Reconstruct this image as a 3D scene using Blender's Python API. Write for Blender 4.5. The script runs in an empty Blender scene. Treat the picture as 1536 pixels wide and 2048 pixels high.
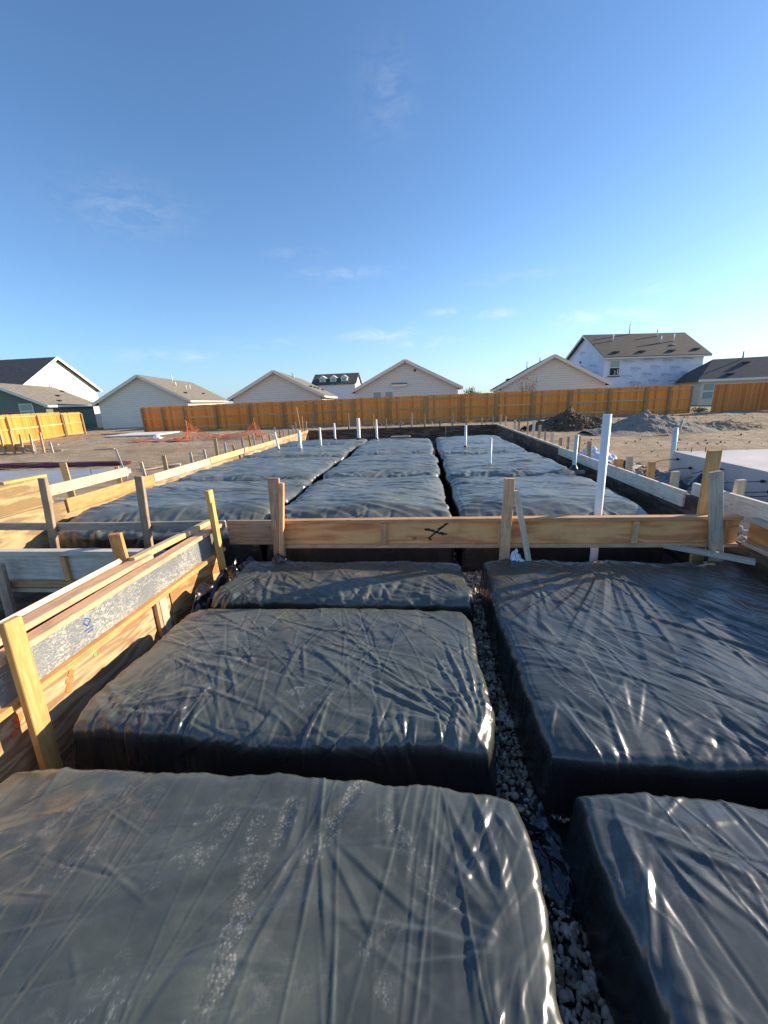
import bpy, bmesh, math, random
import numpy as np
from mathutils import Vector, Matrix
random.seed(7); RNG=np.random.default_rng(7)
sc=bpy.context.scene; C=sc.collection
R=math.radians
# ------------------------------------------------------------------ camera
F=800.0; V=np.array([78.,-229.]); ROLL=.040; CAMH=1.2
ny=-F*F/(V[0]*ROLL+V[1]); nx=ROLL*ny
Yc=np.array([V[0],-V[1],-F]); Yc/=np.linalg.norm(Yc)
Zc=-np.array([nx,-ny,-F]); Zc/=np.linalg.norm(Zc)
Xc=np.cross(Yc,Zc)
cam=bpy.data.cameras.new('camera'); co=bpy.data.objects.new('camera',cam); C.objects.link(co)
cam.sensor_fit='VERTICAL'; cam.sensor_height=36; cam.lens=36*F/2048; cam.clip_start=.05; cam.clip_end=6000
co.matrix_world=Matrix(((Xc[0],Xc[1],Xc[2],0),(Yc[0],Yc[1],Yc[2],0),(Zc[0],Zc[1],Zc[2],CAMH),(0,0,0,1)))
sc.camera=co
# ------------------------------------------------------------------ light
SUN_AZ=R(23); SUN_EL=R(19)
sd=Vector((math.cos(SUN_AZ)*math.cos(SUN_EL),math.sin(SUN_AZ)*math.cos(SUN_EL),math.sin(SUN_EL)))
sl=bpy.data.lights.new('sun','SUN'); sl.energy=3.6; sl.angle=R(.7); sl.color=(1.0,.84,.64)
so=bpy.data.objects.new('sun',sl); C.objects.link(so); so.rotation_euler=sd.to_track_quat('Z','Y').to_euler()
w=bpy.data.worlds.new('World'); sc.world=w; w.use_nodes=True
nt=w.node_tree; nt.nodes.clear()
def N(nt,t,**k):
    n=nt.nodes.new(t)
    for a,b in k.items():
        if a in n.inputs.keys() if isinstance(a,str) else False: n.inputs[a].default_value=b
        else: setattr(n,a,b)
    return n
sky=N(nt,'ShaderNodeTexSky',sky_type='NISHITA',sun_disc=False)
sky.sun_elevation=SUN_EL; sky.sun_rotation=R(90)-SUN_AZ; sky.altitude=1500; sky.air_density=1.0; sky.dust_density=.8; sky.ozone_density=4.2
bg=N(nt,'ShaderNodeBackground'); bg.inputs[1].default_value=.100
out=N(nt,'ShaderNodeOutputWorld')
# thin high cloud wisps, low in the sky
tc=N(nt,'ShaderNodeTexCoord'); sep=N(nt,'ShaderNodeSeparateXYZ'); nt.links.new(tc.outputs['Generated'],sep.inputs[0])
def wm(op,a,b=None):
    n=N(nt,'ShaderNodeMath',operation=op)
    for k,v in ((0,a),(1,b)):
        if v is None: continue
        if hasattr(v,'node'): nt.links.new(v,n.inputs[k])
        else: n.inputs[k].default_value=v
    return n.outputs[0]
az=wm('ARCTAN2',sep.outputs[0],sep.outputs[1]); el=wm('ARCSINE',sep.outputs[2])
cv=N(nt,'ShaderNodeCombineXYZ'); nt.links.new(az,cv.inputs[0]); nt.links.new(wm('MULTIPLY',el,2.6),cv.inputs[1])
n1=N(nt,'ShaderNodeTexNoise'); n1.inputs['Scale'].default_value=17; n1.inputs['Detail'].default_value=9; n1.inputs['Roughness'].default_value=.66; n1.inputs['Distortion'].default_value=.8; nt.links.new(cv.outputs[0],n1.inputs[0])
acc=None
for (ca,ce,wa,we,k) in [(-.588,.347,.10,.045,.22),(-.064,.530,.05,.05,.20),(-.097,.142,.075,.012,.85),(.006,.121,.07,.010,.6),(.057,.180,.035,.007,.8),(.163,.169,.035,.008,.9),(.347,.145,.06,.013,.9),(.440,.140,.05,.009,.7),(.459,.183,.03,.008,.5),(-.17,.266,.09,.010,.35),(-.564,.104,.12,.010,.5),(.527,.106,.08,.012,.6),(-.27,.30,.05,.010,.25),(.2,.235,.10,.010,.3),(-.35,.13,.10,.010,.3)]:
    u=wm('POWER',wm('ABSOLUTE',wm('DIVIDE',wm('SUBTRACT',az,ca),wa)),2); v=wm('POWER',wm('ABSOLUTE',wm('DIVIDE',wm('SUBTRACT',el,ce),we)),2)
    g_=wm('MULTIPLY',wm('EXPONENT',wm('MULTIPLY',wm('ADD',u,v),-1)),k); acc=g_ if acc is None else wm('MAXIMUM',acc,g_)
r1=N(nt,'ShaderNodeMapRange'); nt.links.new(n1.outputs[0],r1.inputs[0]); r1.inputs[1].default_value=.40; r1.inputs[2].default_value=.66
m2=N(nt,'ShaderNodeMath',operation='MULTIPLY'); nt.links.new(wm('MULTIPLY',r1.outputs[0],acc),m2.inputs[0]); m2.inputs[1].default_value=.5
mx=N(nt,'ShaderNodeMixRGB'); nt.links.new(m2.outputs[0],mx.inputs[0]); hs=N(nt,'ShaderNodeHueSaturation'); hs.inputs['Saturation'].default_value=1.0; nt.links.new(sky.outputs[0],hs.inputs['Color']); mt=N(nt,'ShaderNodeMixRGB'); mt.blend_type='MULTIPLY'; mt.inputs[0].default_value=1; mt.inputs[2].default_value=(.87,.94,.95,1); nt.links.new(hs.outputs[0],mt.inputs[1]); hzf=wm('MULTIPLY',wm('EXPONENT',wm('MULTIPLY',wm('MAXIMUM',el,0),-7.5)),.72)
sr=N(nt,'ShaderNodeMapRange'); nt.links.new(az,sr.inputs[0]); sr.inputs[1].default_value=-.6; sr.inputs[2].default_value=.85
hcol=N(nt,'ShaderNodeMixRGB'); nt.links.new(sr.outputs[0],hcol.inputs[0]); hcol.inputs[1].default_value=(1.45,2.25,3.1,1); hcol.inputs[2].default_value=(3.4,3.7,3.5,1)
hm=N(nt,'ShaderNodeMixRGB'); nt.links.new(hzf,hm.inputs[0]); nt.links.new(mt.outputs[0],hm.inputs[1]); nt.links.new(hcol.outputs[0],hm.inputs[2]); nt.links.new(hm.outputs[0],mx.inputs[1]); mx.inputs[2].default_value=(4.6,4.6,4.5,1)
nt.links.new(mx.outputs[0],bg.inputs[0]); nt.links.new(bg.outputs[0],out.inputs[0])
vs=sc.view_settings; vs.view_transform='Standard'; vs.look='None'; vs.gamma=1; vs.exposure=1.30; vs.use_curve_mapping=False
sc.cycles.use_denoising=True
# ------------------------------------------------------------------ materials
MAT={}
def mat(name):
    m=bpy.data.materials.new(name); m.use_nodes=True; MAT[name]=m
    t=m.node_tree; b=t.nodes['Principled BSDF']; return m,t,b
def L(t,a,b): t.links.new(a,b)
def ramp(t,fac,stops):
    r=t.nodes.new('ShaderNodeValToRGB'); e=r.color_ramp.elements
    while len(e)<len(stops): e.new(.5)
    for i,(p,c) in enumerate(stops): e[i].position=p; e[i].color=(*c,1)
    L(t,fac,r.inputs[0]); return r.outputs[0]
def mixc(t,f,a,b,mode='MIX'):
    n=t.nodes.new('ShaderNodeMixRGB'); n.blend_type=mode
    for k,v in ((0,f),(1,a),(2,b)):
        if hasattr(v,'node'): L(t,v,n.inputs[k])
        elif k==0: n.inputs[0].default_value=v
        else: n.inputs[k].default_value=(*v,1)
    return n.outputs[0]
def math_(t,op,a,b=None,c=None):
    n=t.nodes.new('ShaderNodeMath'); n.operation=op
    for k,v in ((0,a),(1,b),(2,c)):
        if v is None: continue
        if hasattr(v,'node'): L(t,v,n.inputs[k])
        else: n.inputs[k].default_value=v
    return n.outputs[0]
def mrange(t,x,a,b,c=0,d=1):
    n=t.nodes.new('ShaderNodeMapRange'); L(t,x,n.inputs[0])
    for i,v in enumerate((a,b,c,d)): n.inputs[i+1].default_value=v
    return n.outputs[0]
def coords(t,scale=(1,1,1),kind='Object',rot=(0,0,0),rand=False):
    c=t.nodes.new('ShaderNodeTexCoord'); m=t.nodes.new('ShaderNodeMapping'); L(t,c.outputs[kind],m.inputs[0])
    m.inputs['Scale'].default_value=scale; m.inputs['Rotation'].default_value=rot
    if rand:
        o=t.nodes.new('ShaderNodeObjectInfo'); q=t.nodes.new('ShaderNodeCombineXYZ')
        k=math_(t,'MULTIPLY',o.outputs['Random'],37.)
        for i in range(3): L(t,k,q.inputs[i])
        L(t,q.outputs[0],m.inputs['Location'])
    return m.outputs[0]
def noise(t,v,scale,detail=4,rough=.5,dist=0):
    n=t.nodes.new('ShaderNodeTexNoise'); L(t,v,n.inputs[0]); n.inputs['Scale'].default_value=scale; n.inputs['Detail'].default_value=detail
    n.inputs['Roughness'].default_value=rough; n.inputs['Distortion'].default_value=dist; return n.outputs[0]
def bump(t,b,h,strength=.3,dist=.01):
    n=t.nodes.new('ShaderNodeBump'); n.inputs['Strength'].default_value=strength; n.inputs['Distance'].default_value=dist; L(t,h,n.inputs['Height']); L(t,n.outputs[0],b.inputs['Normal'])
def wood(name,dark,mid,light,rough=.75,rings=0,dirt=.35,dirtc=(.10,.075,.05),knots=True):
    m,t,b=mat(name)
    v=coords(t,(1.2,16,16),rand=True); g=noise(t,v,3.2,6,.6,.6)
    if rings:
        v2=coords(t,(.8,4.5,4.5),rand=True); n=noise(t,v2,1.6,3,.45,.5); s=math_(t,'SINE',math_(t,'MULTIPLY',n,rings)); s=mrange(t,s,-1,1); g=math_(t,'ADD',math_(t,'MULTIPLY',g,.45),math_(t,'MULTIPLY',s,.5))
    col=ramp(t,g,[(.3,dark),(.5,mid),(.72,light)])
    o=t.nodes.new('ShaderNodeObjectInfo'); h=t.nodes.new('ShaderNodeHueSaturation'); L(t,col,h.inputs['Color'])
    L(t,mrange(t,o.outputs['Random'],0,1,.82,1.18),h.inputs['Value']); L(t,mrange(t,math_(t,'FRACT',math_(t,'MULTIPLY',o.outputs['Random'],7.3)),0,1,.8,1.12),h.inputs['Saturation'])
    col=h.outputs[0]
    d=noise(t,coords(t,(1,1,1),rand=True),5,6,.65); d=mrange(t,d,.48,.72,0,dirt)
    col=mixc(t,d,col,dirtc)
    if knots:
        vo=t.nodes.new('ShaderNodeTexVoronoi'); L(t,coords(t,(1.1,5,5),rand=True),vo.inputs[0]); vo.inputs['Scale'].default_value=2.2
        k=mrange(t,vo.outputs['Distance'],.03,.11,.75,0); col=mixc(t,k,col,tuple(c*.35 for c in dark))
    sp_=math_(t,'MULTIPLY',mrange(t,noise(t,coords(t,(1,1,1),rand=True),34,5,.75),.60,.66),mrange(t,noise(t,coords(t,(1,1,1),rand=True),2.4,3),.45,.6)); col=mixc(t,math_(t,'MULTIPLY',sp_,.55),col,(.50,.47,.41))
    L(t,col,b.inputs['Base Color']); b.inputs['Roughness'].default_value=rough; bump(t,b,g,.35,.004)
    return m
wood('fresh_pine',(.50,.22,.075),(.66,.33,.125),(.76,.44,.19),dirt=.35)
wood('yellow_pine',(.46,.27,.10),(.60,.38,.15),(.68,.47,.22),dirt=.25)
wood('pale_pine',(.46,.37,.25),(.60,.50,.36),(.70,.62,.48),dirt=.35,dirtc=(.3,.24,.18))
wood('aged_pine',(.27,.17,.10),(.42,.29,.18),(.54,.40,.27),dirt=.45)
wood('grey_board',(.30,.24,.175),(.44,.375,.29),(.58,.51,.41),dirt=.45,dirtc=(.13,.11,.09))
wood('white_board',(.48,.42,.33),(.64,.57,.46),(.76,.69,.58),dirt=.4,dirtc=(.24,.21,.18))
wood('plywood',(.34,.18,.055),(.50,.30,.11),(.60,.40,.17),rings=34,dirt=.3,knots=False)
wood('joist_web',(.66,.22,.04),(.82,.31,.06),(.88,.40,.10),rings=16,dirt=.25,knots=False)
wood('shaded_plywood',(.08,.048,.028),(.13,.08,.048),(.20,.13,.08),rings=20,dirt=.6,dirtc=(.03,.022,.016),knots=False)  # plywood on shaded faces, with the shade put into its colour
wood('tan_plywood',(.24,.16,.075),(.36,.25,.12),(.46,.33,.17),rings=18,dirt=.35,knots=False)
def scuffed():
    m,t,b=mat('scuffed_coating')
    v=coords(t,(1,1,1)); g=noise(t,coords(t,(1,1,2.2),rot=(0,.5,0)),38,5,.7,1.2)
    base=mixc(t,noise(t,v,3,3),(.12,.14,.16),(.26,.27,.27))
    k=mrange(t,g,.52,.57); big=mrange(t,noise(t,v,2.1,3),.36,.62); k=math_(t,'MULTIPLY',k,big)
    col=mixc(t,k,base,(.66,.62,.50)); L(t,col,b.inputs['Base Color']); b.inputs['Roughness'].default_value=.45; bump(t,b,g,.2,.003)
scuffed()
def flat(name,col,rough=.6,var=.15,scale=8,metal=0,bs=.15):
    m,t,b=mat(name); g=noise(t,coords(t),scale,5,.6)
    c=mixc(t,mrange(t,g,.3,.7),tuple(x*(1-var) for x in col),tuple(min(1,x*(1+var)) for x in col)); L(t,c,b.inputs['Base Color']); b.inputs['Roughness'].default_value=rough; b.inputs['Metallic'].default_value=metal
    bump(t,b,g,bs,.01); return m
flat('pvc',(.78,.78,.75),.35,.05,5,bs=.03); flat('pvc_blue',(.45,.57,.60),.4,.06,5,bs=.03)
flat('trim',(.70,.71,.61),.6,.05); flat('white_trim',(.75,.74,.70),.6,.04); flat('dark_vent',(.03,.03,.03),.6)
flat('red_paint',(.62,.10,.05),.7,.2,30); flat('black_paint',(.02,.02,.02),.7,.2,30); flat('green_paint',(.20,.42,.12),.7,.2,30); flat('orange_paint',(.70,.20,.06),.7,.2,30); flat('blue_ink',(.06,.12,.30),.6); flat('maroon_ink',(.22,.05,.04),.7,.2,30)
flat('maroon_hose',(.16,.035,.055),.5,.25,6); flat('orange_net',(.80,.19,.06),.6,.1); flat('black_rubber',(.012,.012,.013),.5); flat('galvanised',(.36,.40,.42),.4,.15,20)
flat('foundation_concrete',(.42,.39,.35),.85,.12,6); flat('rebar',(.10,.055,.035),.8,.3,40)
flat('print_ink',(.30,.33,.45),.8,.03); flat('white_plastic',(.72,.76,.82),.3,.08,6)
flat('yellow_plastic',(.65,.5,.05),.4)
# concrete
m,t,b=mat('slab_concrete'); g=noise(t,coords(t),1.3,7,.6); g2=noise(t,coords(t),40,4,.6)
L(t,mixc(t,mrange(t,g,.3,.7),(.40,.40,.39),(.56,.55,.53)),b.inputs['Base Color']); b.inputs['Roughness'].default_value=.8; bump(t,b,g2,.3,.004)
m,t,b=mat('blue_slab'); g=noise(t,coords(t),1.0,6,.6)
L(t,mixc(t,mrange(t,g,.35,.65),(.26,.28,.30),(.34,.36,.38)),b.inputs['Base Color']); b.inputs['Roughness'].default_value=.6
# siding
def siding(name,col,lap=.18):
    m,t,b=mat(name); c=coords(t); s=t.nodes.new('ShaderNodeSeparateXYZ'); L(t,c,s.inputs[0])
    f=math_(t,'FRACT',math_(t,'DIVIDE',math_(t,'ADD',s.outputs[2],50),lap)); line=mrange(t,f,.0,.16,.45,1)
    g=noise(t,coords(t,(.4,.4,3)),3,4); cc=mixc(t,mrange(t,g,.3,.7),tuple(x*.93 for x in col),tuple(x*1.05 for x in col))
    cc=mixc(t,1.0,cc,line,'MULTIPLY'); L(t,cc,b.inputs['Base Color']); b.inputs['Roughness'].default_value=.7; bump(t,b,math_(t,'SUBTRACT',1,f),.5,.03)
siding('beige_siding',(.68,.73,.62)); siding('beige_siding_warm',(.70,.72,.60)); siding('green_siding',(.11,.18,.15)); siding('cream_siding',(.72,.68,.56)); siding('tan_siding',(.78,.70,.50)); siding('white_siding',(.72,.72,.72))
def shingle(name,a,b_):
    m,t,b=mat(name); v=coords(t)
    br=t.nodes.new('ShaderNodeTexBrick'); L(t,v,br.inputs[0]); br.inputs['Scale'].default_value=1; br.inputs['Brick Width'].default_value=.55; br.inputs['Row Height'].default_value=.16; br.inputs['Mortar Size'].default_value=.008
    br.inputs['Color1'].default_value=(*a,1); br.inputs['Color2'].default_value=(*b_,1); br.inputs['Mortar'].default_value=(*[x*.55 for x in a],1); br.inputs['Bias'].default_value=0
    g=noise(t,coords(t,(1,3,1)),2.2,5,.7); c=mixc(t,mrange(t,g,.35,.7,0,.55),br.outputs[0],tuple(x*1.55 for x in b_)); L(t,c,b.inputs['Base Color']); b.inputs['Roughness'].default_value=.9
shingle('shingle_tan',(.14,.125,.098),(.20,.18,.145)); shingle('shingle_grey',(.075,.066,.055),(.105,.094,.08)); shingle('shingle_dark',(.070,.064,.058),(.10,.092,.085))
m,t,b=mat('house_wrap'); g=noise(t,coords(t),.9,4); g2=noise(t,coords(t,(3,3,.6)),2,6,.7)
c=mixc(t,mrange(t,g,.35,.65),(.68,.71,.80),(.78,.80,.88)); c=mixc(t,mrange(t,g2,.56,.66,0,.3),c,(.60,.64,.76)); L(t,c,b.inputs['Base Color']); b.inputs['Roughness'].default_value=.55; bump(t,b,g2,.5,.03)
m,t,b=mat('window_glass'); b.inputs['Base Color'].default_value=(.20,.32,.29,1); b.inputs['Roughness'].default_value=.12; b.inputs['Specular IOR Level'].default_value=.8
m,t,b=mat('dark_opening'); b.inputs['Base Color'].default_value=(.01,.01,.012,1)
# cedar fence
def fence_mat(name,a,b_,c_):
    m,t,b=mat(name); v=coords(t); s=t.nodes.new('ShaderNodeSeparateXYZ'); L(t,v,s.inputs[0])
    k=math_(t,'DIVIDE',s.outputs[0],.14); fl=math_(t,'FLOOR',k); fr=math_(t,'FRACT',k)
    wn=t.nodes.new('ShaderNodeTexWhiteNoise'); wn.noise_dimensions='1D'; L(t,fl,wn.inputs['W'])
    g=noise(t,coords(t,(14,1,1.1),rand=True),2.5,5,.6); q=math_(t,'ADD',math_(t,'MULTIPLY',g,.6),math_(t,'MULTIPLY',wn.outputs[0],.4))
    c=ramp(t,q,[(.3,a),(.5,b_),(.75,c_)]); gap=mrange(t,math_(t,'ABSOLUTE',math_(t,'SUBTRACT',fr,.5)),.44,.49,1,.5)
    big=noise(t,coords(t,(.5,1,.3)),1.2,3); c=mixc(t,mrange(t,big,.5,.7,0,.3),c,tuple(x*.7 for x in a))
    c=mixc(t,1.0,c,gap,'MULTIPLY'); L(t,c,b.inputs['Base Color']); b.inputs['Roughness'].default_value=.7; bump(t,b,gap,.4,.02)
fence_mat('cedar',(.70,.19,.028),(.88,.285,.045),(.92,.38,.08)); fence_mat('cedar_red',(.50,.15,.030),(.64,.21,.042),(.72,.28,.07))
wood('fence_rail',(.44,.26,.09),(.56,.36,.14),(.66,.46,.20),knots=False,dirt=.1); wood('fence_post',(.20,.17,.075),(.30,.26,.12),(.40,.34,.17),knots=False,dirt=.1)
# dirt
def dirt():
    m,t,b=mat('dirt'); v=coords(t)
    g=noise(t,v,.35,5,.6,.3); g2=noise(t,v,3.5,8,.7); g3=noise(t,coords(t,(.35,2.2,1)),1.4,6,.7); fine=noise(t,v,28,4,.7)
    c=mixc(t,mrange(t,g,.38,.62),(.32,.235,.15),(.44,.35,.24)); c=mixc(t,mrange(t,g3,.5,.68,0,.75),c,(.52,.44,.33)); c=mixc(t,mrange(t,g2,.5,.66,0,.6),c,(.20,.135,.085)); c=mixc(t,mrange(t,fine,.55,.75,0,.6),c,(.50,.43,.33)); c=mixc(t,mrange(t,fine,.44,.3,0,.6),c,(.12,.08,.05))
    # earth colour darkens with depth inside the footing trenches
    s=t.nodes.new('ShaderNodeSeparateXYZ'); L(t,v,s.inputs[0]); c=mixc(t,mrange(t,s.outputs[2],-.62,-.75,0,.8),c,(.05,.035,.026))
    L(t,c,b.inputs['Base Color']); b.inputs['Roughness'].default_value=.95; b.inputs['Specular IOR Level'].default_value=.15
    bump(t,b,math_(t,'ADD',g2,math_(t,'MULTIPLY',fine,.5)),.9,.06)
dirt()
def rubble(name,a,b_,sc_=6):
    m,t,b=mat(name); v=coords(t); g=noise(t,v,sc_,7,.7); f=noise(t,v,sc_*6,4,.7)
    c=mixc(t,mrange(t,g,.35,.65),a,b_); c=mixc(t,mrange(t,f,.58,.7,0,.7),c,tuple(min(1,x*2) for x in b_)); L(t,c,b.inputs['Base Color']); b.inputs['Roughness'].default_value=.95; bump(t,b,math_(t,'ADD',g,f),1,.05)
rubble('dark_soil',(.11,.075,.05),(.21,.155,.11)); rubble('sand_pile',(.24,.21,.175),(.33,.29,.24),4); rubble('broken_concrete',(.28,.28,.28),(.5,.5,.5),5)
m,t,b=mat('gravel_stone'); v=coords(t); vo=t.nodes.new('ShaderNodeTexVoronoi'); L(t,v,vo.inputs[0]); vo.inputs['Scale'].default_value=24
sp=t.nodes.new('ShaderNodeSeparateColor'); L(t,vo.outputs['Color'],sp.inputs[0])
c=ramp(t,sp.outputs[0],[(0,(.22,.155,.10)),(.4,(.42,.32,.225)),(.75,(.60,.50,.38)),(1,(.86,.78,.66))]); L(t,c,b.inputs['Base Color']); b.inputs['Roughness'].default_value=.85
# foliage
flat('leaf_green',(.075,.115,.03),.6,.35,3); flat('leaf_olive',(.20,.17,.075),.7,.3,3); flat('bark',(.14,.10,.07),.9,.3,9)
# black polythene
def plastic(name,dust,dustc,rough=.40,base=(.020,.021,.023),bs=.10):
    m,t,b=mat(name); v=coords(t)
    at2=t.nodes.new('ShaderNodeAttribute'); at2.attribute_name='dust_shade'
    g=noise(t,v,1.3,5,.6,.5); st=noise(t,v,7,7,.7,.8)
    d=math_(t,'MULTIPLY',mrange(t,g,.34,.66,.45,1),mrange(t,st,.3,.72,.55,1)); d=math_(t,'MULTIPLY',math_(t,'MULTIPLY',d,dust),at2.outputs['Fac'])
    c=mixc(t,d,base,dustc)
    at=t.nodes.new('ShaderNodeAttribute'); at.attribute_name='soil'; ds=mrange(t,noise(t,v,8,8,.75,.6),.44,.66)
    c=mixc(t,math_(t,'MULTIPLY',math_(t,'MULTIPLY',at.outputs['Fac'],ds),.55),c,(.24,.195,.145))
    ap=t.nodes.new('ShaderNodeAttribute'); ap.attribute_name='prints'
    vo=t.nodes.new('ShaderNodeTexVoronoi'); vo.feature='F1'; L(t,coords(t,(1,1,.2)),vo.inputs[0]); vo.inputs['Scale'].default_value=88; vo.inputs['Randomness'].default_value=.9
    lug=mrange(t,vo.outputs['Distance'],.46,.34); brk=mrange(t,noise(t,v,15,7,.75),.42,.60)
    vo2=t.nodes.new('ShaderNodeTexVoronoi'); L(t,coords(t,(1.8,.8,.2),rot=(0,0,.9)),vo2.inputs[0]); vo2.inputs['Scale'].default_value=58; lug2=mrange(t,vo2.outputs['Distance'],.40,.30)
    lm=math_(t,'GREATER_THAN',noise(t,v,2.6,1),.5); lugm=math_(t,'ADD',math_(t,'MULTIPLY',lug,lm),math_(t,'MULTIPLY',lug2,math_(t,'SUBTRACT',1,lm)))
    smear=mrange(t,noise(t,coords(t,(1,3.5,1),rot=(0,0,.5)),11,7,.75),.44,.70)
    p=math_(t,'MULTIPLY',math_(t,'MULTIPLY',math_(t,'ADD',math_(t,'MULTIPLY',lugm,.55),math_(t,'MULTIPLY',smear,.45)),brk),ap.outputs['Fac'])
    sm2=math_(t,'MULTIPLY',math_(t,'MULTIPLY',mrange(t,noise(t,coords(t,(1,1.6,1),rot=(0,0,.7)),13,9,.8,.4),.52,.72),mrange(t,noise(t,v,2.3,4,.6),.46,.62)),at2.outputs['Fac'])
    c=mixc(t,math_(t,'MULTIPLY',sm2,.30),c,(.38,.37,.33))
    c=mixc(t,math_(t,'MULTIPLY',p,.66),c,(.46,.45,.41))
    L(t,c,b.inputs['Base Color'])
    rr=math_(t,'ADD',mrange(t,g,.3,.7,rough-.06,rough+.06),math_(t,'MULTIPLY',p,.3)); L(t,rr,b.inputs['Roughness'])
    b.inputs['Specular IOR Level'].default_value=.9
    f1=noise(t,coords(t,(1.5,1.5,1.5)),6,2,.5,.6)
    # small flat facets of crumpled film: every cell of a stretched Voronoi tilts its own way
    def facets(sc,rot,sx):
        vo=t.nodes.new('ShaderNodeTexVoronoi'); vo.feature='F1'; L(t,coords(t,(sx,1,1),rot=(0,0,rot)),vo.inputs[0]); vo.inputs['Scale'].default_value=sc
        e=t.nodes.new('ShaderNodeTexVoronoi'); e.feature='F2'; L(t,coords(t,(sx,1,1),rot=(0,0,rot)),e.inputs[0]); e.inputs['Scale'].default_value=sc
        return math_(t,'SUBTRACT',e.outputs['Distance'],vo.outputs['Distance'])
    fz=math_(t,'MULTIPLY',facets(5.5,-.6,.4),.42)
    bump(t,b,math_(t,'ADD',math_(t,'MULTIPLY',f1,.4),fz),bs,.012)
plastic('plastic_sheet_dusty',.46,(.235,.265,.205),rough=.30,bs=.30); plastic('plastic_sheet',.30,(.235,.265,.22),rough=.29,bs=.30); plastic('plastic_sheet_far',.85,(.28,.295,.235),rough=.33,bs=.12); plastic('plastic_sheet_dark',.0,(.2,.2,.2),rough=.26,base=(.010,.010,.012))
# ------------------------------------------------------------------ object helpers
def link(o,parent=None,loc=None):
    C.objects.link(o)
    if parent is not None: o.parent=parent
    return o
def tagp(o,label=None,cat=None,group=None,kind=None):
    for k,v in (('label',label),('category',cat),('group',group),('kind',kind)):
        if v: o[k]=v
    return o
def empty(name,loc,label,cat,group=None,rz=0):
    o=bpy.data.objects.new(name,None); C.objects.link(o); o.location=loc; o.rotation_euler=(0,0,rz); o.empty_display_size=.2
    return tagp(o,label,cat,group)
def mesh_obj(name,verts,faces,m,parent=None,smooth=False,mw=None):
    me=bpy.data.meshes.new(name); me.from_pydata([tuple(v) for v in verts],[],[tuple(f) for f in faces]); me.update()
    if smooth: me.polygons.foreach_set('use_smooth',[True]*len(me.polygons))
    o=bpy.data.objects.new(name,me); me.materials.append(MAT[m]); link(o,parent)
    if mw is not None: place(o,mw)
    return o
def place(o,mw):
    if o.parent is not None:
        p=o.parent; pm=Matrix.LocRotScale(p.location,p.rotation_euler,p.scale)
        if p.parent is not None: pm=Matrix.LocRotScale(p.parent.location,p.parent.rotation_euler,p.parent.scale)@pm
        mw=pm.inverted()@mw
    l,r,s=mw.decompose(); o.location=l; o.rotation_mode='XYZ'; o.rotation_euler=r.to_euler(); o.scale=s
BOXF=[(0,1,2,3),(7,6,5,4),(0,4,5,1),(1,5,6,2),(2,6,7,3),(3,7,4,0)]
def frame(p0,p1,up=(0,0,1)):
    p0=Vector(p0); p1=Vector(p1); x=(p1-p0); ln=x.length; x.normalize(); u=Vector(up)
    if abs(x.dot(u))>.97: u=Vector((0,-1,0)) if abs(x.z)>.9 else Vector((0,0,1))
    z=(u-x*u.dot(x)).normalized(); y=z.cross(x)
    return Matrix(((x.x,y.x,z.x,p0.x),(x.y,y.y,z.y,p0.y),(x.z,y.z,z.z,p0.z),(0,0,0,1))),ln
def beam(name,p0,p1,wy,wz,m,parent=None,up=(0,0,1),bev=.003,warp=0,seg=1,taper=0):
    """a sawn board from p0 to p1 along its own X, wy wide across and wz tall (towards up)"""
    mw,ln=frame(p0,p1,up); bm=bmesh.new(); rings=[]
    for i in range(seg+1):
        f=i/seg; s=1-taper*max(0,(f-.85)/.15) if taper else 1
        oz=warp*math.sin(f*math.pi); hy,hz=wy/2*s,wz/2
        rings.append([bm.verts.new((f*ln,a*hy,b*hz+oz)) for a,b in((-1,-1),(1,-1),(1,1),(-1,1))])
    for i in range(seg):
        for k in range(4): bm.faces.new((rings[i][k],rings[i+1][k],rings[i+1][(k+1)%4],rings[i][(k+1)%4]))
    bm.faces.new(rings[0]); bm.faces.new(rings[-1][::-1]); bmesh.ops.recalc_face_normals(bm,faces=bm.faces)
    if bev: bmesh.ops.bevel(bm,geom=[e for e in bm.edges if e.calc_face_angle(0)>.8],offset=bev,segments=1,affect='EDGES')
    me=bpy.data.meshes.new(name); bm.to_mesh(me); bm.free(); me.materials.append(MAT[m])
    o=bpy.data.objects.new(name,me); link(o,parent); place(o,mw); return o
def tube(name,pts,r,m,parent=None,seg=12,cap=True,rs=None):
    pts=[Vector(p) for p in pts]; V_=[];F_=[]
    for i,p in enumerate(pts):
        d=(pts[min(i+1,len(pts)-1)]-pts[max(i-1,0)]).normalized(); a=d.orthogonal().normalized() if abs(d.z)<.95 else Vector((1,0,0)); a=(a-d*a.dot(d)).normalized(); b=d.cross(a)
        q=rs[i] if rs else r
        for k in range(seg):
            th=2*math.pi*k/seg; V_.append(p+a*math.cos(th)*q+b*math.sin(th)*q)
    for i in range(len(pts)-1):
        for k in range(seg): F_.append((i*seg+k,i*seg+(k+1)%seg,(i+1)*seg+(k+1)%seg,(i+1)*seg+k))
    if cap: F_.append(tuple(range(seg))[::-1]); F_.append(tuple((len(pts)-1)*seg+k for k in range(seg)))
    o0=pts[0]; o=mesh_obj(name,[v-o0 for v in V_],F_,m,parent,True); place(o,Matrix.Translation(o0)); return o
ORD=['first','second','third','fourth','fifth','sixth','seventh','eighth','ninth','tenth','eleventh','twelfth','thirteenth','fourteenth','fifteenth','sixteenth','seventeenth','eighteenth','nineteenth','twentieth','twenty-first','twenty-second','twenty-third']
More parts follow.
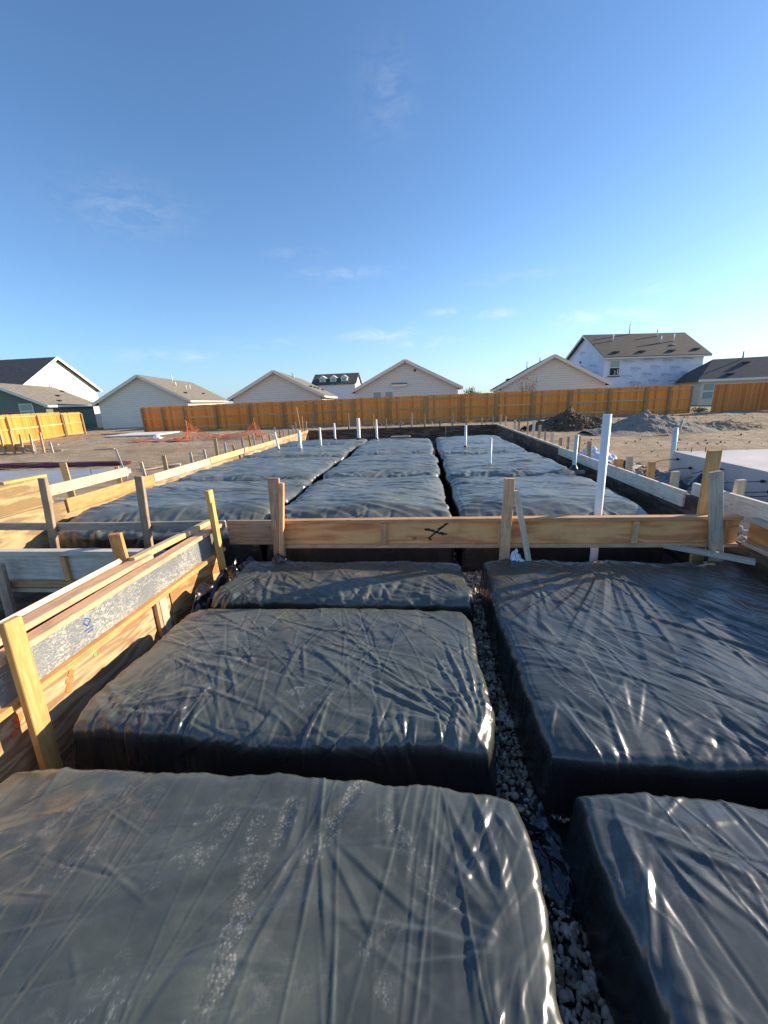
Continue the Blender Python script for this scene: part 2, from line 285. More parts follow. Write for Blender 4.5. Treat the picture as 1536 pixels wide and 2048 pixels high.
# ------------------------------------------------------------------ numpy noise
def vnoise(x,y,seed):
    r=np.random.default_rng(seed).random((256,256)); xi=np.floor(x).astype(int); yi=np.floor(y).astype(int); fx=x-xi; fy=y-yi
    fx=fx*fx*(3-2*fx); fy=fy*fy*(3-2*fy); g=lambda a,b:r[a%256,b%256]
    return (g(xi,yi)*(1-fx)+g(xi+1,yi)*fx)*(1-fy)+(g(xi,yi+1)*(1-fx)+g(xi+1,yi+1)*fx)*fy
def fbm(x,y,seed,o=4,p=.5):
    s=0;a=1;t=0
    for i in range(o): s=s+a*(vnoise(x*2**i+17*i,y*2**i-9*i,seed+i)-.5); t+=a; a*=p
    return s/t*2
def grid_mesh(name,P,m,parent=None,attrs=None,smooth=True):
    h,w_=P.shape[:2]; me=bpy.data.meshes.new(name); n=h*w_
    idx=np.arange(n).reshape(h,w_); q=np.stack([idx[:-1,:-1],idx[:-1,1:],idx[1:,1:],idx[1:,:-1]],-1).reshape(-1,4)
    me.vertices.add(n); me.vertices.foreach_set('co',P.reshape(-1).astype(np.float32)); me.loops.add(q.size); me.loops.foreach_set('vertex_index',q.reshape(-1).astype(np.int32))
    me.polygons.add(len(q)); me.polygons.foreach_set('loop_start',np.arange(0,q.size,4,dtype=np.int32)); me.polygons.foreach_set('loop_total',np.full(len(q),4,dtype=np.int32))
    me.update(calc_edges=True); me.polygons.foreach_set('use_smooth',np.full(len(q),smooth))
    for k,v in (attrs or {}).items():
        a=me.attributes.new(k,'FLOAT','POINT'); a.data.foreach_set('value',v.reshape(-1).astype(np.float32))
    me.materials.append(MAT[m]); o=bpy.data.objects.new(name,me); link(o,parent); return o
# ------------------------------------------------------------------ ground
PIT=(-5.125,3.095,-3.0,17.625)
def axis(a,b,step,extra,far):
    s=set(np.round(np.arange(a,b,step),3)); s|=set(extra); f=[]
    d=step
    lo=a; hi=b
    while hi<far: d*=1.35; hi+=d; lo-=d; f+= [lo,hi]
    return np.array(sorted(s|set(f)))
xs=axis(-26,22,.13,[-5.13,-5.12,3.09,3.10],3000); ys=axis(-4,31,.13,[17.62,17.63],3000)
X,Y=np.meshgrid(xs,ys)
near=np.exp(-np.maximum(0,np.hypot(X,Y-12)-30)/20)
Zg=-.47+near*(.05*fbm(X*.5,Y*.5,3)+.035*fbm(X*2.1,Y*2.1,5,4,.6)+.03*np.maximum(0,fbm(X*1.2,Y*4.0,9)))
Zg+=near*.10*np.clip((X-4)/8,0,1)*np.maximum(0,fbm(X*.45,Y*1.3,21,4))*1.6
Zg+= .14*np.exp(-((Y-28.2)/.5)**2)*np.clip(fbm(X*.6,Y*0,33)+.2,0,1)*near
Zg-= .04*np.clip((Y-12)/16,0,1)
inpit=(X>-5.125)&(X<3.095)&(Y<17.625)&(Y>-3)
Zg=np.where(inpit,-.83+.025*fbm(X*3,Y*3,8),Zg)
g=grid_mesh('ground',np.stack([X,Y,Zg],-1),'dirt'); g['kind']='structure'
# ------------------------------------------------------------------ polythene covered pads
def profile(t,r,depth,slope,skirt):
    ph=np.minimum(np.maximum(t,0)/r,slope); out=r*np.sin(ph); dr=r*(1-np.cos(ph)); rest=np.maximum(t-r*slope,0)
    o0=r*math.sin(slope); d0=r*(1-math.cos(slope)); ln=max(.01,(depth-d0)/math.sin(slope)); s=np.minimum(rest,ln)
    out=out+s*math.cos(slope); dr=dr+s*math.sin(slope); out=out+np.maximum(rest-ln,0); return out,dr
def boot(px,py,a,L_=.21,W=.072,k=1.0): return (px,py,a,L_,W,k)
def pad(label,x0,x1,y0,y1,zt,res,folds,m='plastic_sheet',floor=-.82,prints=(),soil=(),seed=1,skirt=.03,r=.06,wave=.02,crown=.02,amp=1.0,fine=1.0,tilt=0,pinch=(),ins=(.04,.04,.04,.03),droop=0):
    rg=np.random.default_rng(seed); dep=zt-floor; slope=R(87); x0+=ins[0]; x1-=ins[1]; y0+=ins[2]; y1-=ins[3]; T=r*slope+dep/math.sin(slope)+skirt
    u=np.arange(x0-T,x1+T+res,res); v=np.arange(y0-T,y1+T+res,res); U,V_=np.meshgrid(u,v)
    tl=np.maximum(x0-U,0); tr=np.maximum(U-x1,0); tb=np.maximum(y0-V_,0); tt=np.maximum(V_-y1,0)
    # edge waviness measured in sheet space
    ex=.055*fbm(V_*1.4,V_*0+seed,seed+1)+.02*fbm(V_*6,V_*0,seed+2); ey=.055*fbm(U*1.4,U*0+seed,seed+3)+.02*fbm(U*6,U*0,seed+4)
    sk=1+.8*fbm(U*2.2,V_*2.2,seed+9)
    ol,dl=profile(tl,r,dep,slope,skirt); orr,d2=profile(tr,r,dep,slope,skirt); ob,d3=profile(tb,r,dep,slope,skirt); ot,d4=profile(tt,r,dep,slope,skirt)
    Xp=np.clip(U,x0,x1)-ol+orr; Yp=np.clip(V_,y0,y1)-ob+ot
    dr=np.maximum(np.maximum(dl,d2),np.maximum(d3,d4))
    inx=(np.clip(U,x0,x1)-x0)/(x1-x0); iny=(np.clip(V_,y0,y1)-y0)/(y1-y0)
    topz=zt+wave*fbm(U*1.3,V_*1.3,seed+5)+crown*(np.sin(np.pi*inx)**.5*np.sin(np.pi*iny)**.5-.8)+tilt*(iny-.5)
    topz=topz-droop*np.clip((y0+(.55 if droop>.1 else .2)-V_)/(.55 if droop>.1 else .2),0,1)**1.6
    drn=np.clip(dr/dep,0,1); Zp=topz*(1-drn)+zt*drn-dr
    edge=np.clip((tl+tr+tb+tt)/.3,0,1)
    Xp=Xp+ex*np.where(U<(x0+x1)/2,-1,1)*np.clip(1-np.minimum(U-x0,x1-U)/.25,0,1)*(.4+.6*(1-drn)); Yp=Yp+ey*np.where(V_<(y0+y1)/2,-1,1)*np.clip(1-np.minimum(V_-y0,y1-V_)/.25,0,1)*(.4+.6*(1-drn))
    cxm,cym=(x0+x1)/2,(y0+y1)/2; qx=np.abs(Xp-cxm)/((x1-x0)/2); qy=np.abs(Yp-cym)/((y1-y0)/2); kc=np.clip((qx*qy-.80)/.35,0,1)**1.5
    Xp=Xp-(Xp-cxm)*kc*.022; Yp=Yp-(Yp-cym)*kc*.022; Zp=Zp-.03*kc*(1-drn)
    P=np.stack([Xp,Yp,Zp],-1); gu=np.gradient(P,axis=1); gv=np.gradient(P,axis=0); n=np.cross(gu,gv); n/=np.maximum(np.linalg.norm(n,axis=-1,keepdims=True),1e-9)
    bad=~np.isfinite(n).all(-1)|(np.linalg.norm(n,axis=-1)<.5); n[bad]=(0,0,1)
    D=np.zeros_like(U)
    for (cu,cv,th,Lh,wd,am,kp,sharp) in folds:
        c,s=math.cos(th),math.sin(th); ext=Lh*abs(c)+6*wd*abs(s)+.1; eyt=Lh*abs(s)+6*wd*abs(c)+.1
        i0,i1=np.searchsorted(u,[cu-ext,cu+ext]); j0,j1=np.searchsorted(v,[cv-eyt,cv+eyt])
        if i1-i0<2 or j1-j0<2: continue
        du=U[j0:j1,i0:i1]-cu; dv_=V_[j0:j1,i0:i1]-cv; al=du*c+dv_*s; ac=-du*s+dv_*c+kp*al*al
        env=np.clip(1-(al/Lh)**2,0,1)**1.5
        if sharp: # flat facets meeting in a crisp ridge, steeper on one side
            sh=np.maximum(0,1-np.where(ac>0,ac/(wd*2.6),-ac/(wd*1.1)))
        else: sh=np.maximum(0,1-np.abs(ac)/(wd*1.9))**1.25-.35*np.maximum(0,1-np.abs(ac-2.6*wd)/(1.6*wd))
        D[j0:j1,i0:i1]+=am*env*sh
    hf=fbm(U*5,V_*5,seed+30,4,.6)
    D=D*amp+fine*.0025*hf+fine*.006*fbm(U*2.1+V_*.8,V_*2.4-U*.5,seed+50,3,.55)
    # gathers running down over the edges
    gl=fine*.007*np.abs(fbm(V_*9,U*1.2,seed+40,3,.6)); gb=fine*.007*np.abs(fbm(U*9,V_*1.2,seed+41,3,.6))
    wx=np.clip(1-np.abs(np.minimum(U-x0,x1-U)+.02)/.22,0,1)+.8*np.clip((tl+tr)/.1,0,1); wy=np.clip(1-np.abs(np.minimum(V_-y0,y1-V_)+.02)/.22,0,1)+.8*np.clip((tb+tt)/.1,0,1)
    D+=gl*np.minimum(wx,1.4)+gb*np.minimum(wy,1.4)
    onfl=(dr>dep-.01); D=np.where(onfl,np.abs(D)*.6+.006,D)
    for (qx,qy,qr,qa) in pinch: D+=qa*np.exp(-((U-qx)**2+(V_-qy)**2)/qr**2)
    P=P+n*D[...,None]
    # trim the skirt irregularly: pull it back under itself
    pm=np.zeros_like(U)
    for (bx,by,a,L_,W,k) in prints:
        c,s=math.cos(a),math.sin(a); p=(U-bx)*c+(V_-by)*s; q=-(U-bx)*s+(V_-by)*c
        sole=((p-.16*L_)/(.34*L_))**2+(q/(.5*W))**2; heel=((p+.34*L_)/(.15*L_))**2+(q/(.42*W))**2
        mk=np.clip((1.1-sole)*5,0,1)+np.clip((1.1-heel)*5,0,1); pm=np.maximum(pm,k*np.clip(mk,0,1))
    sm=np.zeros_like(U)
    for (bx,by,rx,ry,k) in soil: sm=np.maximum(sm,k*np.exp(-((U-bx)/rx)**2-((V_-by)/ry)**2))
    o=grid_mesh('plastic_covered_pad',P,m,None,{'prints':pm,'soil':sm,'dust_shade':np.clip(1-dr/.10,0,1)})  # dust on tops only; leaving it off the sides paints in their shade
    return tagp(o,label,'foundation pad','soil pads wrapped in black plastic')
def rfolds(n,x0,x1,y0,y1,th,dth,L0,L1,w0,w1,a0,a1,seed,sharp=.5,kap=.15):
    g=np.random.default_rng(seed); o=[]
    for i in range(n):
        a=g.uniform(a0,a1)*(1 if g.random()<.7 else -1)
        o.append((g.uniform(x0,x1),g.uniform(y0,y1),th+g.normal()*dth,g.uniform(L0,L1),g.uniform(w0,w1),a,g.normal()*kap,g.random()<.35+.65*sharp))
    return o
def fan(cx,cy,a0,a1,n,L0,L1,w,am,seed,r0=.05):
    g=np.random.default_rng(seed); o=[]
    for i in range(n):
        th=a0+(a1-a0)*(i+g.uniform(-.35,.35))/max(1,n-1); Lh=g.uniform(L0,L1)/2
        o.append((cx+math.cos(th)*(Lh*.85+r0),cy+math.sin(th)*(Lh*.85+r0),th,Lh,w*g.uniform(.6,1.5),am*g.uniform(.5,1.2),g.normal()*.05,g.random()<.75))
    return o
def creases(x0,x1,y0,y1,th,dth,n,seed,L0=.12,L1=.5,w0=.004,w1=.008,a0=.0015,a1=.0038):
    return rfolds(n,x0,x1,y0,y1,th,dth,L0,L1,w0,w1,a0,a1,seed,.6,.06)
def housefolds(x0,x1,y0,y1,seed,n=150):
    rgs=random.Random(seed).uniform(-.22,.22)
    f=rfolds(46,x0,x1,y0,y1,rgs,.22,.35,1.2,.014,.036,.006,.013,seed,.5)+creases(x0,x1,y0,y1,rgs+.5,.8,50,seed+9,.15,.6,.010,.018,.003,.006)
    f+=rfolds(34,x0,x1,y0,y1,-rgs,.35,.2,.7,.012,.026,.004,.010,seed+1,.6)
    f+=rfolds(10,x0,x1,y0,y1,.2,.3,.4,1.0,.05,.09,.008,.016,seed+3,.1)
    f+=rfolds(34,x0,x1,y0-.05,y0+.3,1.5,.5,.12,.4,.014,.035,.007,.016,seed+2,.4)
    f+=rfolds(26,x0,x0+.2,y0,y1,.0,.3,.12,.3,.014,.035,.006,.014,seed+4,.4)+rfolds(26,x1-.2,x1,y0,y1,.0,.3,.12,.3,.014,.035,.006,.014,seed+5,.4)
    return f
hp=[ # label, x0,x1,y0,y1
 ('large wrinkled pad behind the front joist, in the middle row between two trenches',-1.86,.26,4.45,6.98,1.0),
 ('plastic wrapped pad in the middle row, second behind the front joist',-1.87,.24,7.10,9.88,1.0),
 ('long wrapped pad at the far end of the middle row, wood scrap on it',-1.86,.20,10.02,14.0,.9),
 ('plastic wrapped pad left of the left trench and nearest the thin grey board',-4.78,-2.06,4.5,6.98,1.0),
 ('plastic wrapped pad in the left row, second from the front',-4.78,-2.10,7.10,9.9,1.0),
 ('plastic wrapped pad in the left row with two white pipes standing in it',-4.78,-2.10,10.02,12.4,.9),
 ('wrapped pad at the far left corner with two pipes near its rear edge',-4.78,-1.99,12.52,14.25,.9),
 ('plastic wrapped pad in the right row just behind the tall leaning pipe',.50,2.58,4.45,6.86,1.0),
 ('right row pad with a slim pipe near its middle, bluish pipe by the form',.48,2.58,6.98,9.72,1.0),
 ('plastic wrapped pad at the far end of the right row, one white pipe in it',.44,2.50,9.84,14.15,.9)]
for i,(lb,x0,x1,y0,y1,am) in enumerate(hp):
    d=.018 if y0<6 else .024
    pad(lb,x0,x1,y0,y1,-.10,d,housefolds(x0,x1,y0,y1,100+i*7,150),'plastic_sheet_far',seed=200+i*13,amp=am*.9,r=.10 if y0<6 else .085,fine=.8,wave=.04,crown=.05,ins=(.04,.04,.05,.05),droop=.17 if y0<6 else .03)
# front pads (lower level)
ZF=-.38
fa=rfolds(60,-1.85,.35,3.0,3.75,-.5,.5,.1,.35,.008,.02,.004,.010,1,.6)+rfolds(24,-1.9,.35,2.9,3.2,1.4,.5,.12,.3,.012,.03,.006,.014,2,.3)+fan(-1.5,3.6,-2.9,-.1,14,.4,1.0,.014,.012,3)+fan(.30,3.0,1.6,3.2,9,.3,.7,.012,.010,4)
fa+=creases(-1.85,.35,3.0,3.8,.9,.6,80,441)+rfolds(80,-1.85,.35,3.0,3.8,-.3,.7,.05,.2,.008,.02,.003,.007,442,.9)
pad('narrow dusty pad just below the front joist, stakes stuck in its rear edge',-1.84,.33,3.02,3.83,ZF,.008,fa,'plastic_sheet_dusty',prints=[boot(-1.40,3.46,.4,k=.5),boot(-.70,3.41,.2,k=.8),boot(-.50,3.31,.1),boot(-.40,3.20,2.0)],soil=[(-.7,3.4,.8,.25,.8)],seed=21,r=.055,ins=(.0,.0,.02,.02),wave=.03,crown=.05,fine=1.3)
fb=rfolds(46,-1.85,.30,1.6,2.8,-.45,.30,.2,.6,.008,.022,.003,.008,11,.6)+rfolds(24,-1.85,.3,1.6,2.8,.5,.5,.2,.5,.012,.03,.003,.007,12,.3)
fb+=rfolds(34,-1.85,.3,1.50,1.72,1.45,.30,.10,.28,.006,.018,.005,.012,13,.6)+fan(-.85,2.35,-2.9,.3,9,.4,1.0,.012,.008,14)+fan(.28,1.60,1.3,2.9,12,.3,.9,.012,.012,15)+fan(-1.78,1.65,0,1.4,8,.3,.8,.014,.012,16)
fb+=rfolds(14,-1.4,.2,1.6,2.6,1.25,.12,.4,.8,.003,.005,.002,.004,17,1,.02)
fb+=creases(-1.85,.32,1.6,2.8,1.9,.25,70,401)+creases(-1.85,.32,1.6,2.8,-.35,.45,90,402,.08,.35)+rfolds(90,-1.85,.3,1.6,2.8,-.3,.6,.06,.22,.010,.022,.003,.006,403,.9)
pb=[boot(-.56,2.69,.6,k=.7),boot(-1.10,2.68,1.0,k=.6),boot(-1.48,2.24,.9,k=.6),boot(-1.14,2.15,.8,k=.9),boot(-1.44,1.74,1.2,k=1),boot(-1.28,1.84,1.1,k=1),boot(-.74,1.86,.3,k=1),boot(-.60,1.79,.2,k=1),boot(-.34,2.03,1.0,k=.9),boot(.18,2.12,-.7,k=.9),boot(-.26,2.60,-.8,k=.8),boot(-.45,1.88,.5,k=.7),boot(-.9,2.45,.2,k=.5),boot(-1.2,2.42,.3,k=.5),boot(-.1,2.35,-.5,k=.5),boot(-1.0,1.95,.1,k=.4)]
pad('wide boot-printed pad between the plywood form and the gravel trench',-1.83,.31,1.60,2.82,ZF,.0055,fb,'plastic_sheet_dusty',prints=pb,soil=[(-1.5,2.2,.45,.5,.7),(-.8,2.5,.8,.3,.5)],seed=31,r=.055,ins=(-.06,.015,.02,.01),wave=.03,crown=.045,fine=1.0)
fc=rfolds(26,-1.9,.2,.2,1.2,.32,.15,.25,.6,.02,.05,.003,.007,41,.1)+rfolds(6,-1.9,.3,.1,1.2,1.62,.10,.6,1.0,.004,.006,.003,.005,42,1,.02)+rfolds(5,-.5,.3,.1,1.2,1.75,.25,.4,.8,.003,.006,.002,.004,43,1,.03)
fc+=rfolds(26,.12,.34,.1,1.2,.9,.4,.10,.30,.008,.02,.003,.008,44,.6)+fan(.28,.82,1.7,3.3,7,.3,.7,.014,.008,45)+fan(-.42,1.12,-2.2,-.6,6,.3,.6,.012,.006,46)+rfolds(14,-1.8,.3,1.1,1.26,1.3,.4,.1,.3,.008,.02,.004,.009,47,.5)
fc+=creases(-1.9,.3,.15,1.25,1.60,.16,26,411,.2,.7,.0035,.005,.0012,.0028)+creases(-1.9,.3,.2,1.25,.5,.6,70,412,.06,.3)+rfolds(60,-1.9,.3,.2,1.25,.35,.4,.06,.25,.012,.028,.002,.005,413,.8)+rfolds(40,.05,.3,.1,1.25,1.0,.5,.05,.2,.008,.018,.003,.008,414,.9)
pc=[boot(-.86,1.14,1.1,k=.7),boot(-.79,1.04,1.2,k=.7),boot(-.90,.95,.9,k=.5),boot(-.66,1.07,1.5,k=1),boot(-.61,.93,1.4,k=.9),boot(-.55,1.13,1.3,.2,.09,k=.8),boot(-.32,1.22,1.1,k=1),boot(-.39,1.08,1.2,.2,.09,k=.8),boot(-.61,.77,1.25,k=1),boot(-.61,.64,1.25,k=1),boot(-.92,.62,1.4,k=.8),boot(-.84,.60,1.3,k=.8),boot(-.12,1.12,-.9,k=.6),boot(-.05,1.05,-.9,k=.7),boot(0,.97,-.8,k=.4),boot(-.14,.74,-.9,.2,.08,k=.4),boot(-1.5,1.05,.9,k=.6),boot(-1.3,.92,.8,k=.6)]
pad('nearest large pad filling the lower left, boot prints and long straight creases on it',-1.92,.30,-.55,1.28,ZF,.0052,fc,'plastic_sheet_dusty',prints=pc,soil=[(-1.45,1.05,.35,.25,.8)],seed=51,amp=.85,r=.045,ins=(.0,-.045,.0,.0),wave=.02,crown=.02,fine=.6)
fd=fan(1.76,3.80,-2.75,-.5,30,.9,2.5,.022,.013,61)+fan(1.0,3.45,-1.9,-1.1,8,.6,1.4,.018,.012,62)+fan(1.22,2.15,-3.1,3.0,8,.3,.8,.018,.005,63)+rfolds(40,.6,2.8,1.6,3.5,-.8,.35,.2,.6,.010,.028,.003,.009,64,.5)
fd+=fan(.98,1.62,.5,2.4,9,.3,.8,.018,.007,65)+rfolds(26,.6,2.8,1.50,1.75,1.5,.35,.1,.3,.01,.02,.004,.010,66,.5)+rfolds(8,1.8,2.8,2.0,3.4,-.75,.08,.8,1.2,.012,.022,.010,.018,67,.2,.02)
fd+=creases(.6,2.9,1.55,3.8,-1.0,.35,150,421)+rfolds(140,.6,2.9,1.55,3.8,-.95,.5,.06,.28,.010,.024,.003,.007,422,.9)
pd=[boot(.92,3.09,1.4,k=1),boot(.85,2.40,1.3,k=1),boot(.82,1.97,-.3,.2,.08,k=.6),boot(.97,1.89,-.3,k=.9),boot(1.58,3.03,1.2,k=.5),boot(1.66,2.88,1.0,k=.5),boot(1.2,3.3,.2,k=.5)]
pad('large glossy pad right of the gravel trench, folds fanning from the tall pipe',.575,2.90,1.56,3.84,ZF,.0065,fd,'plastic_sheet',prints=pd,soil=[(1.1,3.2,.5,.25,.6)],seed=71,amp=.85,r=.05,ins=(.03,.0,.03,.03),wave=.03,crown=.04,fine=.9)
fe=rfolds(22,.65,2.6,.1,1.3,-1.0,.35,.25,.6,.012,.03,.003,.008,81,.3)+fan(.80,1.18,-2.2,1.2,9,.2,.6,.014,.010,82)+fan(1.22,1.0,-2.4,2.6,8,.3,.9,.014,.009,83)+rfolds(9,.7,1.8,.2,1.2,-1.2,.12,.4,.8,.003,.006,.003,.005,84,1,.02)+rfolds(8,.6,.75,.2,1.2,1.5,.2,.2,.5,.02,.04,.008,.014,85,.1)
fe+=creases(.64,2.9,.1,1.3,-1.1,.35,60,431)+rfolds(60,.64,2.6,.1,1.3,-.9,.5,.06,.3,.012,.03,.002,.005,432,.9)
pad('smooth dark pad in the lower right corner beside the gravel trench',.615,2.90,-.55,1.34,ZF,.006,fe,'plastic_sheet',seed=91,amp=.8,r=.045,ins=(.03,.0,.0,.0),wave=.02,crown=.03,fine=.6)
# strip pads behind the left forms
pad('low plastic wrapped strip between the thin grey board and the left joist form',-4.9,-2.62,3.36,3.72,-.22,.016,rfolds(60,-4.9,-2.6,3.3,3.8,.05,.2,.15,.5,.01,.02,.005,.01,95,.5),'plastic_sheet',seed=97,r=.06)
# crumpled loose plastic
def crumple(name,label,cx,cy,z,sx,sy,h,res,m,seed,rot=0):
    u=np.arange(-1,1.001,res); U,V_=np.meshgrid(u,u); rr=np.maximum(np.abs(U),np.abs(V_))
    rad=np.hypot(U,V_)*(1+.25*fbm(U*1.5+5,V_*1.5,seed+1)); k=np.clip(1-rad,0,1)
    Z=h*(np.abs(fbm(U*1.5,V_*1.5,seed,2,.5))*1.3+.35)*np.minimum(1,k*1.6)+h*.22*np.abs(fbm(U*4+V_*2,V_*1.5-U,seed+3,3,.5))*np.minimum(1,k*3)
    c,s=math.cos(rot),math.sin(rot); X_=(U*c-V_*s)*sx+.05*fbm(U*3,V_*3,seed+7); Y_=(U*s+V_*c)*sy+.05*fbm(U*3,V_*3,seed+8)
    edge=rad>1.0; k2=np.where(edge,1/np.maximum(rad,1e-3),1)
    P=np.stack([cx+X_*k2,cy+Y_*k2,z+np.where(edge,-.02,Z)],-1); z0=np.zeros_like(U)
    o=grid_mesh(name,P,m,None,{'prints':z0,'soil':z0,'dust_shade':z0+.3}); return tagp(o,label,'plastic sheet')
crumple('loose_plastic','crumpled black plastic scrap lying over gravel where the front trenches cross',.36,1.42,-.78,.20,.12,.06,.03,'plastic_sheet_dark',3,.2)
crumple('loose_plastic','bunched glossy black plastic below the end of the scuffed joist form',-2.02,3.30,-.76,.24,.60,.30,.02,'plastic_sheet_dark',5,.2)
crumple('loose_plastic','torn dark plastic flap draped down beside the lower right pad',.56,1.40,-.80,.12,.26,.06,.04,'plastic_sheet_dark',8,.3)
crumple('loose_plastic','dark plastic laid in the trench in front of the wide boot-printed pad',-.55,1.40,-.74,1.0,.16,.10,.02,'plastic_sheet_dark',12,0)
crumple('loose_plastic','dark plastic laid in the trench before the glossy right pad',1.75,1.42,-.76,1.0,.16,.10,.02,'plastic_sheet_dark',14,0)
crumple('loose_plastic','shiny plastic bunched in the trench beneath the weathered plank of the joist',-2.05,4.10,-.76,.3,.35,.26,.025,'plastic_sheet_dark',15,0)
crumple('plastic_heap','black plastic heap lying against the side of the right concrete slab',4.45,6.85,-.50,.34,.42,.34,.03,'plastic_sheet_dark',21,.3)
crumple('white_bag','crumpled clear white plastic bag on the dirt behind the right-hand stakes',4.45,11.0,-.50,.45,.85,.34,.03,'white_plastic',23,.2)
crumple('plastic_scrap','small white plastic scrap on the rubble beside the right form',3.95,6.35,-.48,.16,.22,.14,.05,'white_plastic',24,.2)
# ------------------------------------------------------------------ stones
ico=bmesh.new(); bmesh.ops.create_icosphere(ico,subdivisions=1,radius=1); IV=np.array([v.co[:] for v in ico.verts]); IF=np.array([[v.index for v in f.verts] for f in ico.faces]); ico.free()
def stones(name,regions,m,seed,squash=.65):
    g=np.random.default_rng(seed); Vs=[];Fs=[];n=0
    for (x0,x1,y0,y1,z,cnt,r0,r1) in regions:
        for _ in range(cnt):
            r=r0+(r1-r0)*g.random()**2.2; s=np.array([1,g.uniform(.6,1),g.uniform(.4,squash+.2)])*r; v=IV*(1+g.uniform(-.22,.22,(len(IV),1)))*s
            q=g.normal(size=4); q/=np.linalg.norm(q); a,b_,c,d=q
            M=np.array([[1-2*(c*c+d*d),2*(b_*c-a*d),2*(b_*d+a*c)],[2*(b_*c+a*d),1-2*(b_*b_+d*d),2*(c*d-a*b_)],[2*(b_*d-a*c),2*(c*d+a*b_),1-2*(b_*b_+c*c)]])
            px,py=g.uniform(x0,x1),g.uniform(y0,y1); pz=z(px,py) if callable(z) else z
            Vs.append(v@M.T+[px,py,pz+g.uniform(-.2,.6)*r]); Fs.append(IF+n); n+=len(IV)
    V_=np.concatenate(Vs); F_=np.concatenate(Fs); me=bpy.data.meshes.new(name); me.vertices.add(len(V_)); me.vertices.foreach_set('co',V_.reshape(-1).astype(np.float32))
    me.loops.add(F_.size); me.loops.foreach_set('vertex_index',F_.reshape(-1).astype(np.int32)); me.polygons.add(len(F_)); me.polygons.foreach_set('loop_start',np.arange(0,F_.size,3,dtype=np.int32)); me.polygons.foreach_set('loop_total',np.full(len(F_),3,dtype=np.int32)); me.update(calc_edges=True)
    me.materials.append(MAT[m]); o=bpy.data.objects.new(name,me); C.objects.link(o); o['kind']='stuff'; return o
gr=stones('gravel',[(.24,.72,1.5,4.4,-.80,5200,.006,.024),(.22,.72,-.4,1.12,-.80,3200,.007,.027),(.28,.55,1.12,1.5,-.805,260,.006,.022),(.2,.55,4.4,14.3,-.80,1500,.012,.04),(-2.15,3.0,3.75,4.4,-.80,1100,.012,.035),(-2.15,-1.85,4.4,8,-.80,450,.012,.035)],'gravel_stone',5)
tagp(gr,'pale crushed gravel along the trench floors between the black pads','gravel')
cr=stones('crushed_concrete',[(3.45,4.75,5.0,9.6,-.44,1100,.015,.085),(3.4,4.7,3.2,5.2,-.42,420,.02,.10)],'broken_concrete',6); tagp(cr,'grey broken concrete rubble between the right form and the slab','rubble')
cl=stones('clods',[(-24,-6,10,28,-.48,700,.008,.035),(3.6,20,9,28,-.46,900,.01,.05),(-8,16,26.8,28.4,-.46,500,.02,.09)],'dirt',9); tagp(cl,'scattered soil clods over the graded lot','soil clods')
# ------------------------------------------------------------------ formwork
def stake(p0,p1,w_,t_,m,label,group='timber stakes',up=(0,-1,0),name='wooden_stake',cat='stake'):
    o=beam(name,p0,p1,w_,t_,m,None,up=up,bev=.004,seg=3,warp=random.uniform(-.006,.006)); return tagp(o,label,cat,group)
def joist(name,p0,p1,h,m_web,m_fl,label,stiff=(),fw=.085,ft=.038,wt=.011,m_st='fresh_pine',side=1):
    """wooden I-joist used as edge form; p0,p1 at its top centre line"""
    e=empty(name,p0,label,'joist form'); p0=Vector(p0); p1=Vector(p1); d=(p1-p0).normalized(); n=Vector((0,0,1)).cross(d)
    z=Vector((0,0,1)); beam('flange',p0-z*ft/2,p1-z*ft/2,fw,ft,m_fl,e,seg=6,warp=.004); beam('flange',p0-z*(h-ft/2),p1-z*(h-ft/2),fw,ft,m_fl,e,seg=6)
    beam('web',p0-z*(h/2),p1-z*(h/2),wt,h-2*ft-.004,m_web,e,bev=0)
    for s in stiff:
        q=p0+d*s-n*(wt/2+.018)*side; beam('stiffener',q-z*(ft+.003),q-z*(h-ft-.003),.055,.034,m_st,e,up=n)
    return e
# main front joist across the slab
J=joist('front_joist_form',(-1.56,3.97,0),(3.01,3.97,0),.31,'joist_web','fresh_pine','long tan wooden joist form spanning between the pads with a black X on it',stiff=(.03,1.14,2.33,3.62,4.45),side=1)
def strokes(name,segs,parent,m,wd,label=None,th=.003,normal=(0,-1,0)):
    V_=[];F_=[];n=Vector(normal)
    for k,(a,b) in enumerate(segs):
        a=Vector(a);b=Vector(b);d=(b-a).normalized();s=d.cross(n).normalized()*wd/2*random.uniform(.8,1.2); i=len(V_); o=n*(th+k*.0006)
        for q in(a-s,a+s,b+s*.7,b-s*.7): V_.append(q+o)
        F_.append((i,i+1,i+2,i+3))
    P=parent.location if parent else Vector((0,0,0))
    o=mesh_obj(name,[v-P for v in V_],F_,m,parent)
    if label:o['label']=label
    return o
wy=3.97-.0075
strokes('spray_mark',[((.225,wy,-.055),(.04,wy,-.215)),((.04,wy,-.205),(.07,wy,-.235)),((.02,wy,-.11),(.20,wy,-.175)),((.14,wy,-.115),(.24,wy,-.05)),((.0,wy,-.115),(.10,wy,-.13)),((.16,wy,-.15),(.23,wy,-.17))],J,'black_paint',.022,'black spray painted X')
strokes('spray_mark',[((-.12,wy,-.20),(-.12,wy,-.24)),((-.12,wy,-.20),(-.09,wy,-.20)),((-.09,wy,-.20),(-.09,wy,-.235)),((-.12,wy,-.22),(-.09,wy,-.22))],J,'maroon_ink',.007)
tagp(beam('weathered_plank',(-2.13,3.97,-.135),(-1.575,3.97,-.14),.04,.27,'aged_pine',None,seg=2),'short weathered plank filling between the scuffed form and the front joist','plank')
tagp(beam('thin_board',(-5.10,3.98,-.045),(-2.16,3.98,-.045),.038,.085,'grey_board',None,seg=8,warp=-.012),'thin grey board running left from the front joist over a black gap','board')
